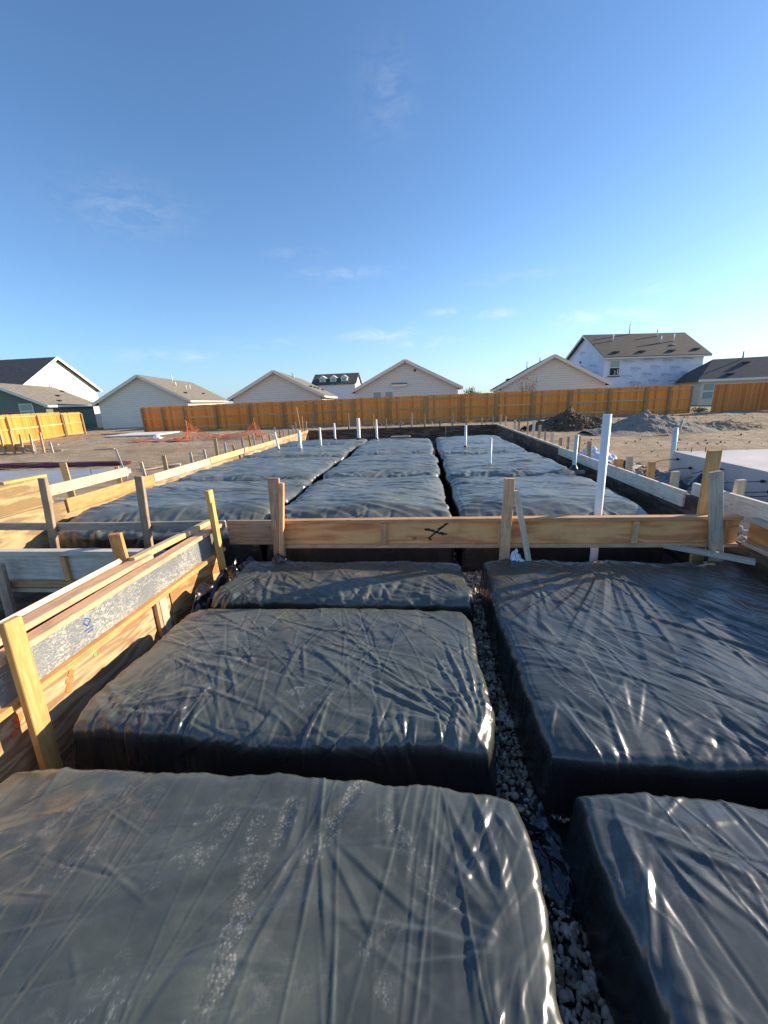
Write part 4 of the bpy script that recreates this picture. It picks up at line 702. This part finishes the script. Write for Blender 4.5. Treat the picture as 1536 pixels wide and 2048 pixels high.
# ------------------------------------------------------------------ fences
def fence(label,p0,p1,posts,h,m='cedar',front=-1,rails=(.30,.98,1.60),gz=(-.5,-.5)):
    """fence from p0 to p1 (xy); posts: distances; bays are panels, rails and posts are parts"""
    p0=Vector((*p0,0)); p1=Vector((*p1,0)); d=(p1-p0); Ln=d.length; d.normalize(); ang=math.atan2(d.y,d.x); e=empty('timber_fence',(p0.x,p0.y,gz[0]),label,'fence'); e.rotation_euler=(0,0,ang)
    z=lambda s:(gz[1]-gz[0])*s/Ln
    posts=sorted(posts)
    st=[0]+[q for q in posts if .05<q<Ln-.05]+[Ln]
    rg=random.Random(int(Ln*10))
    for a,b in zip(st[:-1],st[1:]):
        V_=[];F_=[]; x=a
        while x<b-.01:
            w_=min(.14,b-x); hh=h+rg.uniform(-.012,.012); i=len(V_); yo=rg.uniform(-.004,.004)
            for (u,vv,q) in ((0,0,.02),(w_-.004,0,.02),(w_-.004,.018,.02),(0,.018,.02),(0,0,hh-.03),(w_-.004,0,hh-.03),(w_-.004,.018,hh-.03),(0,.018,hh-.03)): V_.append((x+u-a,vv+yo,q+z(x)))
            F_+= [tuple(i+k for k in f) for f in BOXF]
            j=len(V_)
            for (u,vv) in ((.02,0),(w_-.024,0),(w_-.024,.018),(.02,.018)): V_.append((x+u-a,vv+yo,hh+z(x)))
            F_+=[(j,j+1,j+2,j+3),(i+4,i+5,j+1,j),(i+5,i+6,j+2,j+1),(i+6,i+7,j+3,j+2),(i+7,i+4,j,j+3)]; x+=w_
        o=mesh_obj('picket_panel',V_,F_,m,e); o.location=(a,0,0)
        for rz_ in rails:
            if front: 
                o=mesh_obj('rail',[(x_,y_,z_+rz_) for x_ in(0,) for y_,z_ in((-.045,-.04),(-.004,-.04),(-.004,.04),(-.045,.04))]+[(b-a,y_,z_+rz_+z(b)-z(a)) for y_,z_ in((-.045,-.04),(-.004,-.04),(-.004,.04),(-.045,.04))],[(0,3,2,1),(4,5,6,7),(0,1,5,4),(1,2,6,5),(2,3,7,6),(3,0,4,7)],'fence_rail',e); o.location=(a,0,z(a))
    if front:
        for s in posts:
            hh=h-.10
            o=mesh_obj('post',[(x_,y_,z_) for z_ in(-.2,hh) for x_,y_ in((-.05,-.135),(.05,-.135),(.05,-.046),(-.05,-.046))],[(0,3,2,1),(4,5,6,7),(0,1,5,4),(1,2,6,5),(2,3,7,6),(3,0,4,7)],'fence_post',e); o.location=(s,0,z(s))
    return e
px_=[-20.91,-19.32,-17.64,-15.12,-12.58,-10.04,-7.80,-6.42,-4.98,-2.47,.11,2.63,4.95,7.35,9.75,12.30,14.58,16.05,17.40]
fence('long cedar privacy fence across the back of the lot with rails facing the camera',(-20.95,29),(17.45,29),[x+20.95 for x in px_],1.85,gz=(-.54,-.50))
A=Vector((-22.4,19.4,0));B=Vector((-25.55,26.8,0)); d=(B-A).normalized(); Ln=(B-A).length
fence('sunlit orange cedar fence at the far left, angled towards the green house',(A.x,A.y),(B.x,B.y),[1.15,4.55,Ln-.05],1.66,gz=(-.5,-.47),rails=(.1,.85,1.5))
fence('short shaded cedar fence at the far left facing the camera',(-25.55,26.85),(-25.9,28.95),[.08,2.08],1.60,gz=(-.47,-.47),rails=(.1,.85,1.5))
fence('reddish cedar fence at the right edge with no rails showing',(18.55,28.6),(26.0,28.2),[],1.75,'cedar_red',front=0,gz=(-.46,-.46))
# ------------------------------------------------------------------ houses
def house(name,label,corner,ang,W,D,z0,ze,zr,m_wall,m_roof,ov=.35,trim='trim',vents=(),wins=(),extras=None,found=True,ridge='depth'):
    """gable house: local x along the gable front (width W), local y into depth D, origin front-left corner"""
    e=empty(name,(corner[0],corner[1],z0),label,'house'); e.rotation_euler=(0,0,R(ang)); he=ze-z0; hr=zr-z0
    # walls: gable prism
    V_=[(0,0,0),(W,0,0),(W,0,he),(W/2,0,hr-.06),(0,0,he),(0,D,0),(W,D,0),(W,D,he),(W/2,D,hr-.06),(0,D,he)]
    mesh_obj('wall',V_,[(0,1,2,3,4),(9,8,7,6,5),(1,6,7,2),(5,0,4,9),(0,5,6,1)],m_wall,e)
    # roof as two thick slopes, in local frames so shingles follow the eave
    sl=(hr-he)/(W/2); th=.14; run=W/2+ov; ln=run*math.sqrt(1+sl*sl); a=math.atan(sl)
    for s in(-1,1):
        yl=D+2*ov
        V2=[(0,0,0),(yl,0,0),(yl,ln,0),(0,ln,0),(0,0,th),(yl,0,th),(yl,ln,th),(0,ln,th)]
        o=mesh_obj('roof',V2,[(3,2,1,0),(4,5,6,7),(0,1,5,4),(1,2,6,5),(2,3,7,6),(3,0,4,7)],m_roof,e)
        # local X = along ridge (+y of house), local Y = up slope
        ex=Vector((0,1,0)); ey=Vector((math.cos(a)*-s,0,math.sin(a))); ez=ex.cross(ey)
        org=Vector((W/2+s*run,-ov,hr-sl*run))
        if ez.z<0: ex=-ex; ez=ex.cross(ey); org.y=D+ov
        o.matrix_local=Matrix(((ex.x,ey.x,ez.x,org.x),(ex.y,ey.y,ez.y,org.y),(ex.z,ey.z,ez.z,org.z),(0,0,0,1)))
        for yy in(-ov-.02,D+ov+.02):
            b0=(W/2+s*run,yy,hr-sl*run+.02); b1=(W/2,yy,hr+.02); beam_l('rake_board',b0,b1,.04,.24,trim,e)
        beam_l('fascia',(W/2+s*(run+.02),-ov,hr-sl*run+.02),(W/2+s*(run+.02),D+ov,hr-sl*run+.02),.04,.20,'white_trim' if trim!='none' else trim,e)
        beam_l('soffit',(W/2+s*(run+W/2)/2,-ov+.02,hr-sl*run-.07),(W/2+s*(run+W/2)/2,D+ov-.02,hr-sl*run-.07),ov+.04,.02,trim,e)
    if found: beam_l('foundation',(-.03,-.03,.08),(W+.03,-.03,.08),.06,.28,'foundation_concrete',e)
    def onroof(s,fy,fx):  # s side, fy along depth (m), fx 0 eave..1 ridge
        x=W/2+s*run*(1-fx); return (x,fy,hr-sl*run*(1-fx)+th)
    for (k,s,fy,fx) in vents:
        p=Vector(onroof(s,fy,fx))
        if k=='box':
            beam_l('roof_vent',p+Vector((0,-.18,.08)),p+Vector((0,.18,.08)),.30,.12,'dark_vent' if m_roof!='shingle_grey' else m_roof,e)
        else:
            h_=.75 if k=='tall' else .40
            o=tube('vent_pipe',[p-Vector((0,0,.1)),p+Vector((0,0,h_))],.05,'white_trim' if k!='grey' else 'galvanised',None,8); o.parent=e; o.location=p-Vector((0,0,.1))
    for (x,z,ww,hh,fr,gl) in wins:
        f=beam_l('window',(x,-.02,z),(x+ww,-.02,z),.05,hh,fr,e); g_=beam_l('pane',(x+.06,-.05,z+hh*.24),(x+ww-.06,-.05,z+hh*.24),.02,hh*.42,gl,e); g_.parent=f; g_.location=f.matrix_basis.inverted()@g_.location; 
        g_.rotation_euler=(0,0,0)
        g2=beam_l('pane',(x+.06,-.05,z-hh*.24),(x+ww-.06,-.05,z-hh*.24),.02,hh*.42,gl if gl!='half' else gl,e); g2.parent=f; g2.location=f.matrix_basis.inverted()@g2.location; g2.rotation_euler=(0,0,0)
    return e
def beam_l(name,p0,p1,wy,wz,m,parent):
    """board in the parent's local space"""
    mw,ln=frame(p0,p1); V_=[(x,y*wy/2,z*wz/2) for x in(0,ln) for y,z in((-1,-1),(1,-1),(1,1),(-1,1))]
    o=mesh_obj(name,V_,[(0,3,2,1),(4,5,6,7),(0,1,5,4),(1,2,6,5),(2,3,7,6),(3,0,4,7)],m,parent)
    l,r,s=mw.decompose(); o.location=l; o.rotation_euler=r.to_euler()
    return o
OV=.35
def gable_from_eaves(name,label,Lx,Ly,ang,Wr,ze,zr,D,mw_,mr,z0=-.62,**k):
    a=R(ang); cx=Lx+OV*math.cos(a)-OV*math.sin(a)*1.0; cy=Ly+OV*math.sin(a)+OV*math.cos(a)
    W=Wr-2*OV; sl=(zr-ze)/(Wr/2); return house(name,label,(cx,cy),ang,W,D,z0,ze+sl*OV-.02,zr-.02,mw_,mr,OV,**k)
gable_from_eaves('gabled_house','grey-beige gabled house at the left end of the fence, its wall standing clear of it',-29.07,34,14,8.22,1.70,4.02,15,'beige_siding','shingle_tan',vents=[('box',1,2.5,.28),('box',1,9,.3),('stub',1,4.5,.62),('stub',1,8,.55),('tall',1,6.6,.85),('stub',1,6,.5)])
gable_from_eaves('gabled_house','grey-beige gabled house second from the left with white eave over the fence',-17.07,35,8,8.44,1.65,3.88,17,'beige_siding','shingle_tan',vents=[('box',1,2.5,.35),('box',1,5.5,.35),('box',1,8.5,.35),('box',1,11.5,.3),('grey',1,7,.9),('stub',1,4,.75)])
h4=gable_from_eaves('gabled_house','grey-beige gabled house with a dark round vent and a small awning, in the centre',-6.15,35,0,9.40,1.85,4.19,14,'beige_siding','shingle_tan',wins=[(1.55,1.9,.75,1.1,'white_trim','window_glass'),(2.55,1.9,.75,1.1,'white_trim','window_glass')])
o=tube('gable_vent',[(0,0,0),(0,-.05,0)],.10,'dark_vent',None,12); o.parent=h4; o.location=(5.15,0,4.02)
beam_l('awning_top',(3.15,-.10,3.02),(4.45,-.10,3.02),.25,.05,'dark_vent',h4); beam_l('awning_front',(3.15,-.20,2.88),(4.45,-.20,2.88),.03,.18,'white_trim',h4)
h5=gable_from_eaves('gabled_house','beige gabled house whose dark left roof slope shows, right of the green tree',6.21,36,-7,8.80,1.65,4.04,15,'beige_siding_warm','shingle_dark',vents=[('box',-1,3,.25),('box',-1,5,.3),('box',-1,7,.3),('grey',-1,4.5,.9),('tall',-1,8.5,.75)])
o=beam_l('gable_lamp',(4.15,-.04,3.85),(4.4,-.04,3.85),.06,.13,'white_trim',h5)
# two storey house in building wrap: roof ridge parallel to its front, so build with local x = into depth
def wrap_house():
    ang=12; cx,cy=18.86,46.3; W=7.2; Lf=11.3; z0=-.6
    # origin at front-left corner; local x along front wall, y depth
    e=empty('wrapped_house',(cx,cy,z0),'two storey house still in bluish white printed building wrap, on the right','house'); e.rotation_euler=(0,0,R(ang))
    he=4.65-z0; hr=7.05-z0; ov=.45
    mesh_obj('wall',[(0,0,0),(Lf,0,0),(Lf,W,0),(0,W,0),(0,0,he),(Lf,0,he),(Lf,W,he),(0,W,he),(0,W/2,hr-.08),(Lf,W/2,hr-.08)],[(0,1,5,4),(1,2,6,9,5),(2,3,7,6),(3,0,4,8,7),(3,2,1,0)],'house_wrap',e)
    sl=(hr-he)/(W/2); run=W/2+ov; th=.14; ln=run*math.sqrt(1+sl*sl); a=math.atan(sl); xl=Lf+2*ov
    for s in(-1,1):
        V2=[(0,0,0),(xl,0,0),(xl,ln,0),(0,ln,0),(0,0,th),(xl,0,th),(xl,ln,th),(0,ln,th)]
        o=mesh_obj('roof',V2,[(3,2,1,0),(4,5,6,7),(0,1,5,4),(1,2,6,5),(2,3,7,6),(3,0,4,7)],'shingle_grey',e)
        ex=Vector((1,0,0)); ey=Vector((0,-s*math.cos(a),math.sin(a))); ez=ex.cross(ey); org=Vector((-ov,W/2+s*run,hr-sl*run))
        if ez.z<0: ex=-ex; ez=ex.cross(ey); org.x=Lf+ov
        o.matrix_local=Matrix(((ex.x,ey.x,ez.x,org.x),(ex.y,ey.y,ez.y,org.y),(ex.z,ey.z,ez.z,org.z),(0,0,0,1)))
        beam_l('fascia',(-ov,W/2+s*(run+.02),hr-sl*run+.01),(Lf+ov,W/2+s*(run+.02),hr-sl*run+.01),.04,.22,'trim',e)
        beam_l('soffit',(-ov+.02,W/2+s*(run+W/2)/2,hr-sl*run-.08),(Lf+ov-.02,W/2+s*(run+W/2)/2,hr-sl*run-.08),ov,.02,'trim',e)
        for xx in(-ov-.02,Lf+ov+.02): beam_l('rake_board',(xx,W/2+s*run,hr-sl*run+.0),(xx,W/2,hr+.0),.04,.20,'trim',e)
    def rp(x,f): return Vector((x,W/2-run*(1-f),hr-sl*run*(1-f)+th))
    for x,f in((1.3,.16),(4.2,.16),(7.6,.16),(10.6,.20)): p=rp(x,f); beam_l('roof_vent',p+Vector((-.28,0,.07)),p+Vector((.28,0,.07)),.42,.14,'shingle_grey',e)
    for x,f,h_ in((2.2,.66,.6),(7.4,.52,.65),(7.9,.83,.6),(9.1,.58,.7),(4.9,.95,1.0)):
        p=rp(x,f); o=tube('vent_pipe',[(0,0,-.1),(0,0,h_)],.06,'white_trim',None,8); o.parent=e; o.location=p
    p=rp(8.6,.42); beam_l('roof_vent',p+Vector((-.2,0,.06)),p+Vector((.2,0,.06)),.3,.12,'white_trim',e)
    # window: upper sash glazed, lower sash open on the dark room
    f=mesh_obj('window',[(x,y,z) for x in(.55,1.75) for y in(-.06,.0) for z in(3.22,4.78)],[(0,1,3,2),(4,6,7,5),(0,4,5,1),(2,3,7,6),(0,2,6,4),(1,5,7,3)],'white_trim',e)
    mesh_obj('pane',[(.65,-.075,4.08),(1.65,-.075,4.08),(1.65,-.075,4.70),(.65,-.075,4.70),(.65,-.062,4.08),(1.65,-.062,4.08),(1.65,-.062,4.70),(.65,-.062,4.70)],BOXF,'window_glass',f)
    mesh_obj('open_sash',[(.65,-.075,3.30),(1.65,-.075,3.30),(1.65,-.075,4.0),(.65,-.075,4.0),(.65,-.062,3.30),(1.65,-.062,3.30),(1.65,-.062,4.0),(.65,-.062,4.0)],BOXF,'dark_opening',f)
    beam_l('interior_post',(1.2,-.085,3.32),(1.2,-.085,3.75),.05,.08,'white_trim',f); beam_l('interior_post',(1.48,-.085,3.32),(1.48,-.085,3.9),.05,.08,'white_trim',f)
    beam_l('sill',(.45,-.10,3.16),(1.82,-.10,3.16),.14,.07,'dark_vent',e)
    # printed wrap lettering
    me_parts=[]
    def txt(s,x,z,size,side):
        cu=bpy.data.curves.new('t','FONT'); cu.body=s; cu.size=size; cu.resolution_u=2; ob=bpy.data.objects.new('t',cu); dg=bpy.context.evaluated_depsgraph_get(); me=bpy.data.meshes.new_from_object(ob)
        for v in me.vertices: 
            q=v.co.copy(); v.co=Vector((x+q.x,-.012,z+q.y)) if side==0 else Vector((-.012,x-q.x,z+q.y))
        me_parts.append(me); bpy.data.objects.remove(ob); bpy.data.curves.remove(cu)
    rg=random.Random(3)
    for r_ in range(6):
        z=he-.75-r_*.72
        for c_ in range(4):
            x=2.1+c_*2.25+(r_%2)*.9
            if x<Lf-1.6: txt('DRYline',x,z+(c_%2)*.12,.36,0); txt('weather barrier',x+.1,z-.16+(c_%2)*.12,.12,0)
    for r_ in range(5):
        for c_ in range(3): txt('DRYline',W-.6-c_*2.1-(r_%2)*.6,he-.9-r_*.8,.30,1)
    txt('DRYline',W/2+.9,he+.6,.3,1)
    bm=bmesh.new()
    for me in me_parts: bm.from_mesh(me)
    me=bpy.data.meshes.new('printed_lettering'); bm.to_mesh(me); bm.free(); me.materials.append(MAT['print_ink']); o=bpy.data.objects.new('printed_lettering',me); C.objects.link(o); o.parent=e
    beam_l('patch',(-.02,4.2,he-.3),(-.02,4.5,he-.3),.02,.25,'dark_vent',e)
wrap_house()
# green house far left: gable front seen at left, wall and roof run back to the right
gh=gable_from_eaves('green_house','dark green sided house at the left edge behind the sunlit fence',-30.44-6.8,31-2.47,20,7.25,1.71,3.55,9.2,'green_siding','shingle_tan',vents=[('box',1,3.0,.15),('box',1,5.2,.42),('box',1,8.6,.7),('stub',1,8.9,.95)],wins=[(4.75,2.0,.95,1.15,'white_trim','window_glass')],trim='trim')
# big cream gable behind it
def side_gable():
    e=empty('cream_gabled_house',(-37,35.2,-.6),'tall house with a bright cream gable and dark roof at the far left','house')
    W=9.2;D=12; he=4.0;hr=7.15-.2
    mesh_obj('wall',[(0,0,0),(0,W,0),(0,W,he+.1),(0,W/2,hr),(0,0,he+.1),(-D,0,0),(-D,W,0),(-D,W,he+.1),(-D,W/2,hr),(-D,0,he+.1)],[(0,1,2,3,4),(9,8,7,6,5),(1,6,7,2),(5,0,4,9),(0,5,6,1)],'cream_siding',e)
    ov=.35; sl=(hr-he)/(W/2); run=W/2+ov; ln=run*math.sqrt(1+sl*sl); a=math.atan(sl); th=.12
    for s in(-1,1):
        xl=D+2*ov; V2=[(0,0,0),(xl,0,0),(xl,ln,0),(0,ln,0),(0,0,th),(xl,0,th),(xl,ln,th),(0,ln,th)]
        o=mesh_obj('roof',V2,[(3,2,1,0),(4,5,6,7),(0,1,5,4),(1,2,6,5),(2,3,7,6),(3,0,4,7)],'shingle_dark',e); ex=Vector((1,0,0)); ey=Vector((0,-s*math.cos(a),math.sin(a))); ez=ex.cross(ey); org=Vector((-D-ov,W/2+s*run,hr-sl*run+.1))
        if ez.z<0: ex=-ex; ez=ex.cross(ey); org.x=ov
        o.matrix_local=Matrix(((ex.x,ey.x,ez.x,org.x),(ex.y,ey.y,ez.y,org.y),(ex.z,ey.z,ez.z,org.z),(0,0,0,1)))
        beam_l('rake_board',(ov+.02,W/2+s*run,hr-sl*run+.12),(ov+.02,W/2,hr+.12),.04,.24,'white_trim',e)
    o=tube('vent_pipe',[(0,0,-.1),(0,0,.3)],.07,'white_trim',None,8); o.parent=e; o.location=(-5.2,1.8,he+sl*1.8+.2)
side_gable()
# distant two storey house with dormers
def dormer_house():
    e=empty('distant_house',(-20.0,75,-.6),'distant white two storey house with three dormers on its dark roof','house'); L_=7.8; D=7; he=4.75;hr=6.6
    mesh_obj('wall',[(0,0,0),(L_,0,0),(L_,D,0),(0,D,0),(0,0,he),(L_,0,he),(L_,D,he),(0,D,he),(0,D/2,hr),(L_,D/2,hr)],[(0,1,5,4),(1,2,6,9,5),(2,3,7,6),(3,0,4,8,7),(3,2,1,0)],'white_siding',e)
    ov=.3; sl=(hr-he)/(D/2); run=D/2+ov; ln=run*math.sqrt(1+sl*sl); a=math.atan(sl); th=.12; xl=L_+2*ov
    for s in(-1,1):
        V2=[(0,0,0),(xl,0,0),(xl,ln,0),(0,ln,0),(0,0,th),(xl,0,th),(xl,ln,th),(0,ln,th)]
        o=mesh_obj('roof',V2,[(3,2,1,0),(4,5,6,7),(0,1,5,4),(1,2,6,5),(2,3,7,6),(3,0,4,7)],'shingle_dark',e); ex=Vector((1,0,0)); ey=Vector((0,-s*math.cos(a),math.sin(a))); ez=ex.cross(ey); org=Vector((-ov,D/2+s*run,hr-sl*run+.05))
        if ez.z<0: ex=-ex; ez=ex.cross(ey); org.x=L_+ov
        o.matrix_local=Matrix(((ex.x,ey.x,ez.x,org.x),(ex.y,ey.y,ez.y,org.y),(ex.z,ey.z,ez.z,org.z),(0,0,0,1)))
    for x in(1.2,3.2,5.2):
        z=he+.45; w_=1.1; f=mesh_obj('dormer',[(x,.5,z),(x+w_,.5,z),(x+w_,.5,z+.7),(x+w_/2,.5,z+1.05),(x,.5,z+.7),(x,2.4,z),(x+w_,2.4,z),(x+w_,2.4,z+.7),(x+w_/2,2.4,z+1.05),(x,2.4,z+.7)],[(0,1,2,3,4),(9,8,7,6,5),(1,6,7,2),(5,0,4,9),(2,7,8,3),(3,8,9,4)],'white_siding',e)
        mesh_obj('dormer_window',[(x+.25,.46,z+.1),(x+w_-.25,.46,z+.1),(x+w_-.25,.46,z+.62),(x+.25,.46,z+.62),(x+.25,.49,z+.1),(x+w_-.25,.49,z+.1),(x+w_-.25,.49,z+.62),(x+.25,.49,z+.62)],BOXF,'window_glass',f)
        for s in(-1,1): beam_l('dormer_roof',(x+w_/2+s*(w_/2+.15),1.4,z+.62),(x+w_/2,1.4,z+1.10),2.0,.06,'trim',f)
dormer_house()
# long house at the right edge with hip roof
def hip_house():
    e=empty('hip_roof_house',(26.0,42.0,-.6),'long low tan house with a dark hip roof at the right edge','house'); ang=-14; e.rotation_euler=(0,0,R(ang)); L_=14;D=8;he=2.25;hr=4.35
    mesh_obj('wall',[(0,0,0),(L_,0,0),(L_,D,0),(0,D,0),(0,0,he),(L_,0,he),(L_,D,he),(0,D,he)],BOXF,'tan_siding',e)
    o_=.4; V2=[(-o_,-o_,he),(L_+o_,-o_,he),(L_+o_,D+o_,he),(-o_,D+o_,he),(1.9,D/2,hr),(L_-3,D/2,hr),(-o_,-o_,he+.12),(L_+o_,-o_,he+.12),(L_+o_,D+o_,he+.12),(-o_,D+o_,he+.12)]
    mesh_obj('roof',V2,[(3,2,1,0),(6,7,5,4),(7,8,5),(8,9,4,5),(9,6,4),(0,1,7,6),(1,2,8,7),(2,3,9,8),(3,0,6,9)],'shingle_dark',e)
    beam_l('fascia',(-o_,-o_-.02,he+.05),(L_+o_,-o_-.02,he+.05),.04,.2,'white_trim',e)
    for x,zc,hh in((.15,1.35,1.5),(5.5,1.7,.95)):
        f=beam_l('window',(x,-.03,zc),(x+.9,-.03,zc),.05,hh,'white_trim',e)
        for q in(-.24,.24):
            g_=mesh_obj('pane',[(.06,-.045,hh*q-hh*.2),(.84,-.045,hh*q-hh*.2),(.84,-.045,hh*q+hh*.2),(.06,-.045,hh*q+hh*.2),(.06,-.03,hh*q-hh*.2),(.84,-.03,hh*q-hh*.2),(.84,-.03,hh*q+hh*.2),(.06,-.03,hh*q+hh*.2)],BOXF,'window_glass',f)
    for x,f_ in((2.0,.2),(6.3,.3),(3.9,.72),(8,.7)):
        y=-o_+f_*(D/2+o_); z=he+.12+f_*(hr-he-.12); beam_l('roof_vent',(x,y,z+.05),(x+.5,y,z+.05),.4,.12,'dark_vent',e)
    o=tube('vent_pipe',[(0,0,-.1),(0,0,.55)],.07,'galvanised',None,8); o.parent=e; o.location=(4.2,D/2-.3,hr-.1)
hip_house()
# ------------------------------------------------------------------ vegetation
def tree(name,label,x,y,z,h,r,m,n,leaf,trunk=.06,seed=1,flat_=.8,limbs=7,lo=.35):
    g=np.random.default_rng(seed); e=empty(name,(x,y,z),label,'tree' if 'tree' in name else 'shrub'); ends=[]
    V_=[];F_=[]
    def seg(p0,p1,r0,r1):
        p0=np.array(p0);p1=np.array(p1); d=p1-p0; d/=np.linalg.norm(d); a=np.cross(d,[.3,.9,.1]); a/=np.linalg.norm(a); b=np.cross(d,a); i=len(V_)
        for p,rr in((p0,r0),(p1,r1)):
            for k in range(6): t_=k*math.pi/3; V_.append(tuple(p+a*math.cos(t_)*rr+b*math.sin(t_)*rr))
        for k in range(6): F_.append((i+k,i+(k+1)%6,i+6+(k+1)%6,i+6+k))
    seg((0,0,0),(.02,0,h*lo),trunk,trunk*.75); top=np.array([.02,0,h*lo])
    for i in range(limbs):
        th=g.uniform(0,6.28); q=top+np.array([math.cos(th)*r*g.uniform(.2,.8),math.sin(th)*r*g.uniform(.2,.8),(h*(1-lo))*g.uniform(.35,.95)]); mid=(top+q)/2+g.normal(size=3)*r*.08; seg(top,mid,trunk*.55,trunk*.35); seg(mid,q,trunk*.35,trunk*.12); ends+= [mid,q]
        for _ in range(3): q2=mid+g.normal(size=3)*np.array([r*.35,r*.35,h*.15]); seg(mid,q2,trunk*.2,trunk*.06); ends.append(q2)
    mesh_obj('trunk',V_,F_,'bark',e)
    ends=np.array(ends); c=ends[g.integers(0,len(ends),n)]+g.normal(size=(n,3))*np.array([r*.16,r*.16,h*.07*flat_]); nv=g.normal(size=(n,3)); nv/=np.linalg.norm(nv,axis=1,keepdims=True); t1=np.cross(nv,g.normal(size=(n,3))); t1/=np.linalg.norm(t1,axis=1,keepdims=True); t2=np.cross(nv,t1); s=(leaf*g.uniform(.5,1.3,n))[:,None]
    Q=np.stack([c-t1*s,c+t2*s*.45,c+t1*s,c-t2*s*.45],1).reshape(-1,3); mesh_obj('foliage',Q,[(4*i,4*i+1,4*i+2,4*i+3) for i in range(n)],m,e); return e
tree('green_tree','small round green tree peeking over the fence between two gables',6.5,60,-.6,3.35,1.5,'leaf_green',2600,.09,.09,2,lo=.25,limbs=9)
tree('thin_shrub','sparse olive twiggy shrub above the fence before the beige gable',7.6,31.5,-.5,3.2,.85,'leaf_olive',700,.055,.04,5,lo=.3,limbs=14)
tree('bare_shrub','bare spreading twigs above the fence before the wrapped house',15.3,31.5,-.5,2.45,1.1,'leaf_olive',200,.045,.035,8,lo=.35,limbs=20)
tree('low_weed','low dark green weed at the right end of the long fence',17.9,28.7,-.5,.45,.6,'leaf_green',500,.05,.02,11,lo=.2,limbs=12)
